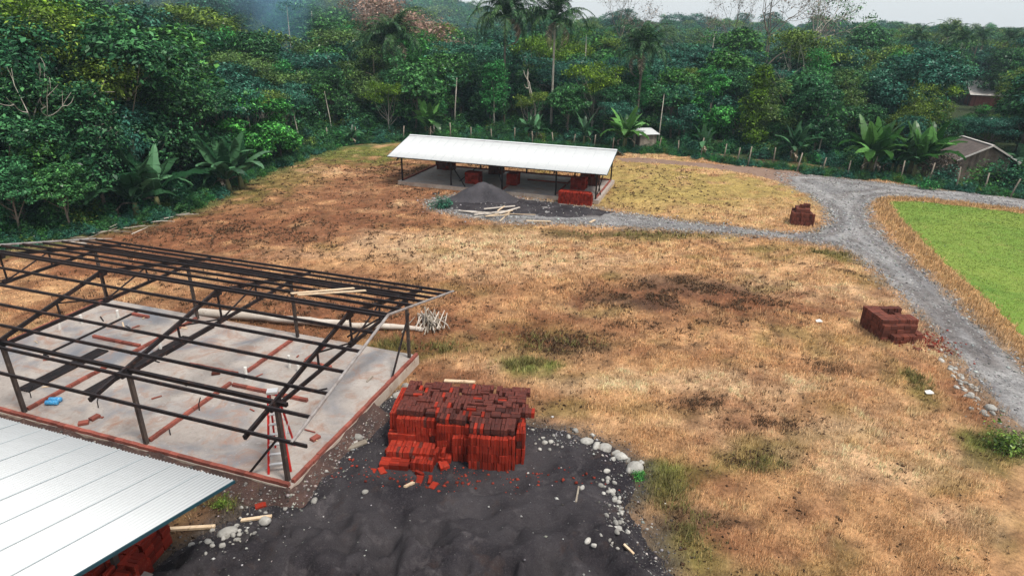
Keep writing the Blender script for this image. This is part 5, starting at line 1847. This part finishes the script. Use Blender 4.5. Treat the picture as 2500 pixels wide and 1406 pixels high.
# gravel: small stones strewn on road, pad and verges, one mass each
def pebbles(name, pts, size, label, tint0=(.40, .39, .38), var=.5):
    n = len(pts)
    rs_ = np.random.RandomState(len(name) + n)
    oc = np.array([(1, 0, 0), (0, 1, 0), (-1, 0, 0), (0, -1, 0), (0, 0, 1), (0, 0, -.6)], float)
    f = np.array([(0, 1, 4), (1, 2, 4), (2, 3, 4), (3, 0, 4), (1, 0, 5), (2, 1, 5), (3, 2, 5), (0, 3, 5)])
    v = oc[None] * (size[:, None, None]) * rs_.uniform(.55, 1.1, (n, 6, 3)) * np.array([1, .85, .6])
    a = rs_.uniform(0, 6.28, n)
    c, s = np.cos(a)[:, None], np.sin(a)[:, None]
    x = v[..., 0] * c - v[..., 1] * s
    y = v[..., 0] * s + v[..., 1] * c
    V = np.stack([x, y, v[..., 2]], -1) + pts[:, None, :] + np.array([0, 0, .003])
    F = (f[None] + (np.arange(n) * 6)[:, None, None]).reshape(-1, 3)
    base = np.array(tint0) * (1 + rs_.uniform(-var, var * .9, (n, 1))) * (1 + rs_.normal(0, .04, (n, 3)))
    return tag(link(name, npmesh(name, V.reshape(-1, 3), F, M['pebble'], np.repeat(base, 6, 0))), label, None, None, 'stuff')


M['pebble'] = tintmat('pebble', island=True, lo=.8, hi=1.2, bmp=0)
rs = np.random.RandomState(5)


def sample(P, n, inner=True, grow=0.0):
    lo, hi = P.min(0) - grow, P.max(0) + grow
    q = rs.uniform(0, 1, (n, 2)) * (hi - lo) + lo
    ins = inside(P, q[:, 0], q[:, 1])
    d_ = pdist(P, q[:, 0], q[:, 1])
    return q, np.where(ins, -d_, d_)


RB = ROAD[(ROAD[:, 1] < 75)]
q, sd = sample(ROADJ, 190000, grow=1.5)
vis = (np.abs(q[:, 0]) < q[:, 1] * .86 + 2)
pr = np.where(sd < -.5, .55, np.where(sd < .15, .75, np.exp(-(sd - .1) / .35) * .6))
pr *= np.where((q[:, 1] > 50), .5, 1.0)
k = vis & (rs.rand(len(q)) < pr)
q, sd = q[k], sd[k]
bl = inside(SLAB_B, q[:, 0], q[:, 1]) | (inside(APRON, q[:, 0], q[:, 1]) & (rs.rand(len(q)) < .88))
q = q[~bl]; sd = sd[~bl]
sz = rs.gamma(2.0, .016, len(q)) * (1 + ss((q[:, 1] - 20) / 30) * .9) * np.where(np.abs(sd) < .5, 1.4, 1.0)
pebbles('road_gravel', np.stack([q[:, 0], q[:, 1], surf(q[:, 0], q[:, 1])], 1), np.clip(sz, .012, .13), 'loose grey gravel strewn over the road and its verges', (.25, .245, .24), .65)
q, sd = sample(PADJ, 60000, grow=.8)
vis = (np.abs(q[:, 0]) < q[:, 1] * .9 + 2) & (q[:, 1] > 10) & ~inside(SLAB_A, q[:, 0], q[:, 1])
right = ss((q[:, 0] - .3) / 1.0)
pr = np.where(sd < -.9, .012, np.where(sd < .1, .08 + .16 * right, np.exp(-sd / .2) * .25))
slabd = pdist(SLAB_A, q[:, 0], q[:, 1])
pr = np.maximum(pr, .55 * np.exp(-slabd / .5))
wr = np.hypot(q[:, 0] - G(600, 1320)[0], q[:, 1] - G(600, 1320)[1])
pr = np.maximum(pr, .35 * np.exp(-wr / .8))
k = vis & (rs.rand(len(q)) < pr)
q = q[k]
pebbles('yard_pebbles', np.stack([q[:, 0], q[:, 1], surf(q[:, 0], q[:, 1])], 1), np.clip(rs.gamma(1.4, .016, len(q)), .008, .09), 'small white and grey pebbles strewn over the black sand', (.27, .262, .25), .85)
q, sd = sample(PAD, 90000, grow=1.2)
k = (q[:, 1] > 10) & ~inside(SLAB_A, q[:, 0], q[:, 1]) & (rs.rand(len(q)) < np.exp(-np.maximum(sd - .05, 0) / .28) * np.exp(-np.maximum(-sd, 0) / .5) * .5)
q = q[k]
pebbles('sand_crumbs', np.stack([q[:, 0], q[:, 1], surf(q[:, 0], q[:, 1])], 1), np.clip(rs.gamma(1.6, .014, len(q)), .008, .07), 'dark sand crumbs and grit spilling over the edge of the black sand', (.085, .076, .074), .7)
nb0, nb1 = BANK.shape[0], BANK.shape[1]
bi, bk, bt, bu = rs.randint(30, nb0 - 1, 1500), rs.randint(1, nb1 - 1, 1500), rs.rand(1500)[:, None], rs.rand(1500)[:, None]
q3 = (BANK[bi, bk] * (1 - bt) + BANK[bi + 1, bk] * bt) * (1 - bu) + (BANK[bi, bk + 1] * (1 - bt) + BANK[bi + 1, bk + 1] * bt) * bu
pebbles('bank_rubble', q3, np.clip(rs.gamma(1.5, .018, len(q3)), .008, .10), 'grey rubble lying on the soil along the slab edge', (.22, .20, .185), .8)
# clay crumbs round the stacks
q = np.concatenate([rs.normal(0, 1, (240, 2)) * np.array([2.0, .35]) + np.array(G(1090, 1168)[:2]), rs.normal(0, 1, (900, 2)) * np.array([.55, .7]) + np.array(G(2255, 832)[:2]), rs.normal(0, 1, (260, 2)) * np.array([2.0, .22]) + np.array(G(1320, 482)[:2])])
pebbles('brick_rubble', np.stack([q[:, 0], q[:, 1], surf(q[:, 0], q[:, 1]) + .005], 1), np.clip(rs.gamma(2.5, .017, len(q)), .012, .10), 'red brick crumbs and broken pieces round the stacks', (.22, .035, .022), .5)

NL = 120000
yl = 10 + 58 * rs.rand(NL) ** 1.4
xl = (rs.rand(NL) * 2 - 1) * (yl * .86 + 2)
tl_ = ground_tint(xl, yl)
okl = inside(EDGE, xl, yl) & ~inside(SLAB_A, xl, yl) & ~inside(SLAB_B, xl, yl) & ~inside(FIELD, xl, yl) & ~inside(PAD, xl, yl) & ~inside(ROAD, xl, yl)
wl_ = (.10 + .55 * np.clip((.34 - tl_[:, 0]) / .2, 0, 1)) * ss((fbm(xl / .6, yl / .5, 91, 3) - .42) / .2)
okl &= rs.rand(NL) < wl_
ql = np.stack([xl, yl, surf(xl, yl)], 1)[okl]
pebbles('ground_litter', ql, np.clip(rs.gamma(2.0, .016, len(ql)), .012, .10) * (1 + ss((ql[:, 1] - 22) / 25) * .6), 'dark clods and dead plant litter strewn over the clearing', (.050, .028, .016), .7)

# ------------------------------------------------------------------ dry grass
def tufts(name, q, h, label, nb=5, wscale=1.0, tint=None, lean=.55):
    n = len(q)
    z = surf(q[:, 0], q[:, 1])
    base = np.minimum(ground_tint(q[:, 0], q[:, 1]) * 1.5, .66) if tint is None else np.repeat(np.array(tint)[None], n, 0)
    P = np.repeat(np.stack([q[:, 0], q[:, 1], z - .01], 1), nb, 0)
    P[:, :2] += rs.normal(0, .05, (n * nb, 2))
    hh = np.repeat(h, nb) * rs.uniform(.5, 1.2, n * nb)
    a = rs.uniform(0, 6.28, n * nb)
    ln = rs.uniform(.1, lean, n * nb) * hh
    tip = P + np.stack([np.cos(a) * ln + .12 * hh, np.sin(a) * ln, hh], 1)
    b = a + rs.uniform(1.0, 2.1, n * nb)
    w = (.006 + .018 * np.clip(P[:, 1] - 12, 0, 50) / 40) * wscale
    wv = np.stack([np.cos(b) * w, np.sin(b) * w, np.zeros_like(w)], 1)
    V = np.stack([P - wv, P + wv, tip], 1).reshape(-1, 3)
    F = np.arange(n * nb * 3).reshape(-1, 3)
    col = np.repeat(base, nb, 0) * rs.uniform(.75, 1.3, (n * nb, 1))
    col = col + (np.array((.60, .45, .27)) - col) * (rs.rand(n * nb, 1) ** 2.5 * .45 * np.clip(np.repeat(base[:, :1], nb, 0) / .3, .1, 1))
    return tag(link(name, npmesh(name, V, F, M['blade'], np.repeat(col, 3, 0))), label, None, None, 'stuff')


NQ = 330000
yy = 10 + 58 * rs.rand(NQ) ** 1.5
xx = (rs.rand(NQ) * 2 - 1) * (yy * .86 + 2)
ok = inside(EDGE, xx, yy) & (pdist(EDGE, xx, yy, False) > .2)
for Pp in (ROADJ, PADJ, FIELDJ, SLAB_A, SLAB_B, TRACK):
    ok &= ~(inside(Pp, xx, yy) & (pdist(Pp, xx, yy) > (0 if Pp is SLAB_A or Pp is SLAB_B else 1) * .55 * rs.rand(NQ) ** 2.2))
q = np.stack([xx, yy], 1)[ok]
t = ground_tint(q[:, 0], q[:, 1])
straw = np.clip((t[:, 0] - .16) / .22, 0.10, 1)
olive = np.clip((t[:, 1] - t[:, 0] * .62) / .06, 0, 1)
patchy = ss((fbm(q[:, 0] / .7, q[:, 1] / .7, 71, 3) - .34) / .3)
lawn = np.clip((t[:, 1] / (t[:, 0] + 1e-6) - .60) / .1, 0, 1) * (q[:, 1] > 44) * (q[:, 0] > 6)
left = ss((-2 - q[:, 0]) / 8) * ss((q[:, 1] - 24) / 6)
pk_ = np.maximum(straw, olive) * (.25 + .75 * patchy) * (1 - .25 * left) * (1 - .6 * lawn)
k = rs.rand(len(q)) < pk_
q, straw, olive, lawn, left = q[k], straw[k], olive[k], lawn[k], left[k]
h = (.09 + .13 * fbm(q[:, 0] / 1.7, q[:, 1] / 1.7, 81, 3)) * (1 + .6 * olive) * (1 - .5 * left) * (1 - .6 * lawn)
tufts('dry_grass', q, h, 'dry straw coloured grass covering the clearing', 4)
# taller straw fringe between the road and the green field, and along the field edge
q, sd = sample(FIELDJ, 60000, grow=2.2)
k = (sd > -.05) & (sd < 1.6) & ~inside(ROADJ, q[:, 0], q[:, 1]) & (np.abs(q[:, 0]) < q[:, 1] * .88 + 2) & (rs.rand(len(q)) < np.exp(-np.abs(sd - .5) / .7))
q = q[k]
tufts('straw_fringe', q, rs.uniform(.18, .34, len(q)), 'tall straw coloured grass fringe between the road and the green field', 5, 1.2, (.50, .30, .14))
# short green blades of the mown field
q, sd = sample(FIELDJ, 110000)
k = (sd < .0) & (np.abs(q[:, 0]) < q[:, 1] * .87 + 1)
q = q[k]
tufts('field_grass', q, rs.uniform(.03, .07, len(q)), 'short green grass blades of the mown field', 3, 1.0, (.165, .24, .043))
# green tufts where weeds survive
gq = []
for u, v, sx, sy, n in ((960, 845, .5, .4, 200), (1075, 852, .7, .25, 150), (1290, 893, .5, .3, 330), (1630, 1190, .35, .45, 300), (1690, 1300, .3, .5, 260), (2225, 925, .25, .5, 140), (2450, 1095, .5, .4, 260), (1850, 1135, .5, .25, 120), (1340, 835, .9, .4, 160), (2040, 622, 1.2, .25, 200), (1570, 575, 2.5, .3, 200), (560, 1225, .4, .25, 160)):
    p = G(u, v)
    gq.append(rs.normal(0, 1, (n, 2)) * np.array([sx, sy]) + np.array(p[:2]))
gq = np.concatenate(gq)
ok = np.ones(len(gq), bool)
for Pp in (ROADJ, PADJ, SLAB_A): ok &= ~inside(Pp, gq[:, 0], gq[:, 1])
gq = gq[ok]
gq = gq[rs.rand(len(gq)) < ss((fbm(gq[:, 0] / .35, gq[:, 1] / .3, 141, 3) - .36) / .2)]
tufts('green_weeds', gq, rs.uniform(.06, .34, len(gq)), 'green weeds growing in patches among the dry grass', 6, 1.3, (.14, .13, .04), .9)
dq_ = []
for u, v, sx, sy, n in ((1560, 735, 1.5, .8, 900), (1690, 700, 2.0, .7, 900), (1830, 745, 1.6, .6, 600), (1380, 835, 1.3, .8, 600), (1640, 790, 2.0, .6, 500), (1750, 990, 1.0, .3, 260), (1880, 1040, 1.0, .3, 260), (1700, 1260, .5, .5, 260), (1850, 1130, .6, .3, 200), (2000, 900, 1.2, .4, 200), (400, 570, 5, 1.6, 900), (700, 560, 5, 1.6, 700), (900, 620, 4, 1.2, 400), (950, 700, 4, 1.0, 400), (1000, 420, 3, 2.5, 400), (560, 700, 5, 1.2, 500), (760, 770, 5, .8, 600), (2060, 660, .8, .8, 150), (1500, 565, 3, .4, 300)):
    p = G(u, v)
    dq_.append(rs.normal(0, 1, (n, 2)) * np.array([sx, sy]) + np.array(p[:2]))
dq_.append(np.stack([rs.uniform(-24, 17, 9000), rs.uniform(11, 62, 9000)], 1))
dq_ = np.concatenate(dq_)
ok = inside(EDGE, dq_[:, 0], dq_[:, 1]) & (rs.rand(len(dq_)) < ss((fbm(dq_[:, 0] / .9, dq_[:, 1] / .8, 131, 3) - .38) / .2))
for Pp in (ROAD, PAD, FIELD, SLAB_A, SLAB_B): ok &= ~inside(Pp, dq_[:, 0], dq_[:, 1])
dq_ = dq_[ok]
tufts('dead_weeds', dq_, rs.uniform(.05, .15, len(dq_)), 'dark brown dead weeds scattered in patches over the clearing', 6, 2.0, (.075, .042, .024), 1.2)
# twigs and brush along the left forest edge
rnd = random.Random(40)
for k in range(26):
    t = rnd.random()
    u, v = 190 + 270 * t + rnd.gauss(0, 12), 588 - 68 * t + rnd.gauss(0, 6)
    p = G(u, v)
    a, L = rnd.uniform(-.5, 1.2), rnd.uniform(.6, 2.2)
    o = MB().tube([(-L / 2 * math.cos(a), -L / 2 * math.sin(a), .0), (0, rnd.gauss(0, .08), rnd.uniform(.02, .15)), (L / 2 * math.cos(a), L / 2 * math.sin(a), rnd.uniform(0, .3))], [.04, .03, .015], 5).build('branch', M['oldwood'] if k % 2 else M['log'])
    o.location = (p[0], p[1], float(hgt(p[0], p[1])) + .04)
    tag(o, 'fallen branch in the brush line along the near forest edge', 'branch', 'brush line branches')
for u, v, lab in ((2000, 785, 'white scrap lying on dry grass left of the brown brick stack'), (2267, 966, 'white scrap lying on the grass bank by the road')):
    p = G(u, v)
    z = float(hgt(p[0], p[1]))
    o = MB().add([(-.16, -.08, .02), (.10, -.12, .05), (.17, .06, .03), (.0, .03, .13), (-.14, .10, .05)], [(0, 1, 3), (1, 2, 3), (2, 4, 3), (4, 0, 3)]).build('scrap', M['pvc'])
    o.location = (p[0], p[1], z + .02)
    tag(o, lab, 'scrap')

# ------------------------------------------------------------------ air
mb = MB().box((0, 350, 22.5), (1500, 780, 50))
hz = mb.build('haze', None)
m = bpy.data.materials.new('haze air')
m.use_nodes = True
nt = m.node_tree
nt.nodes.remove(nt.nodes['Principled BSDF'])
pv = nt.nodes.new('ShaderNodeVolumePrincipled')
pv.inputs['Color'].default_value = (.62, .82, .95, 1)
pv.inputs['Density'].default_value = .00030
nt.links.new(pv.outputs[0], nt.nodes['Material Output'].inputs['Volume'])
hz.data.materials.append(m)
tag(hz, 'thin blue haze in the air over the forest', None, None, 'stuff')

# thin blue smoke rising among the trees
sx = XA(692, 100, 8)
rings = [(2.0, 1.6, 0), (7.0, 3.4, .1), (10.0, 5.0, -.2), (13.5, 6.6, -.4), (17.5, 8.0, -.5), (24.0, 8.0, -.5)]
V, F = [], []
for i, (z_, r_, dx_) in enumerate(rings):
    for k in range(14):
        a = 2 * math.pi * k / 14
        V.append((dx_ + r_ * math.cos(a), r_ * math.sin(a), z_))
for i in range(len(rings) - 1):
    for k in range(14):
        F.append((i * 14 + k, i * 14 + (k + 1) % 14, (i + 1) * 14 + (k + 1) % 14, (i + 1) * 14 + k))
F += [tuple(range(13, -1, -1)), tuple(range((len(rings) - 1) * 14, len(rings) * 14))]
sm = MB().add(V, F).build('smoke', None)
sm.location = (sx, 98, 0)
m = bpy.data.materials.new('wood smoke')
m.use_nodes = True
nt = m.node_tree
nt.nodes.remove(nt.nodes['Principled BSDF'])
pv = nt.nodes.new('ShaderNodeVolumePrincipled')
pv.inputs['Color'].default_value = (.35, .68, .98, 1)
tc = nt.nodes.new('ShaderNodeTexCoord')
sep = nt.nodes.new('ShaderNodeSeparateXYZ')
nt.links.new(tc.outputs['Object'], sep.inputs[0])


def mth(op, a, b=None):
    n = nt.nodes.new('ShaderNodeMath')
    n.operation = op
    for i_, v_ in enumerate((a, b)):
        if v_ is None: continue
        if isinstance(v_, (int, float)): n.inputs[i_].default_value = v_
        else: nt.links.new(v_, n.inputs[i_])
    return n.outputs[0]


rad = mth('SQRT', mth('ADD', mth('POWER', mth('ADD', sep.outputs['X'], .5), 2.0), mth('POWER', sep.outputs['Y'], 2.0)))
lim = mth('ADD', mth('MULTIPLY', sep.outputs['Z'], .40), .7)
fall = mth('MAXIMUM', mth('SUBTRACT', 1.0, mth('DIVIDE', rad, lim)), 0.0)
dens = mth('MULTIPLY', mth('MULTIPLY', fall, ramp(nt, noise(nt, .35, 3, .6), .3, .7)), .2)
nt.links.new(dens, pv.inputs['Density'])
nt.links.new(pv.outputs[0], nt.nodes['Material Output'].inputs['Volume'])
sm.data.materials.append(m)
tag(sm, 'thin blue wood smoke rising among the hillside trees', None, None, 'stuff')


def drift(loc, rad3, dens_, label, seed):
    """a bank of drifting smoke: closed lumpy body, density fading to nothing at its rim"""
    import bmesh
    bm = bmesh.new()
    bmesh.ops.create_icosphere(bm, subdivisions=3, radius=1)
    me = bpy.data.meshes.new('smoke')
    bm.to_mesh(me)
    bm.free()
    o = link('smoke', me)
    o.location = loc
    o.scale = rad3
    global nt
    m_ = bpy.data.materials.new('drifting smoke')
    m_.use_nodes = True
    nt = m_.node_tree
    nt.nodes.remove(nt.nodes['Principled BSDF'])
    pv_ = nt.nodes.new('ShaderNodeVolumePrincipled')
    pv_.inputs['Color'].default_value = (.50, .78, .92, 1)
    tc_ = nt.nodes.new('ShaderNodeTexCoord')
    ln_ = nt.nodes.new('ShaderNodeVectorMath')
    ln_.operation = 'LENGTH'
    nt.links.new(tc_.outputs['Object'], ln_.inputs[0])
    fall_ = mth('MAXIMUM', mth('SUBTRACT', 1.0, ln_.outputs['Value']), 0.0)
    n_ = ramp(nt, noise(nt, 1.6 + seed * .1, 3, .6), .28, .72)
    nt.links.new(mth('MULTIPLY', mth('MULTIPLY', fall_, n_), dens_), pv_.inputs['Density'])
    nt.links.new(pv_.outputs[0], nt.nodes['Material Output'].inputs['Volume'])
    me.materials.append(m_)
    tag(o, label, None, None, 'stuff')


drift((-62, 130, 14), (66, 38, 15), .030, 'thin bluish smoke drifting over the wooded hillside', 1)
drift((44, 128, 9), (30, 22, 9), .012, 'faint grey smoke hanging among the trees below the tallest bare tree', 2)
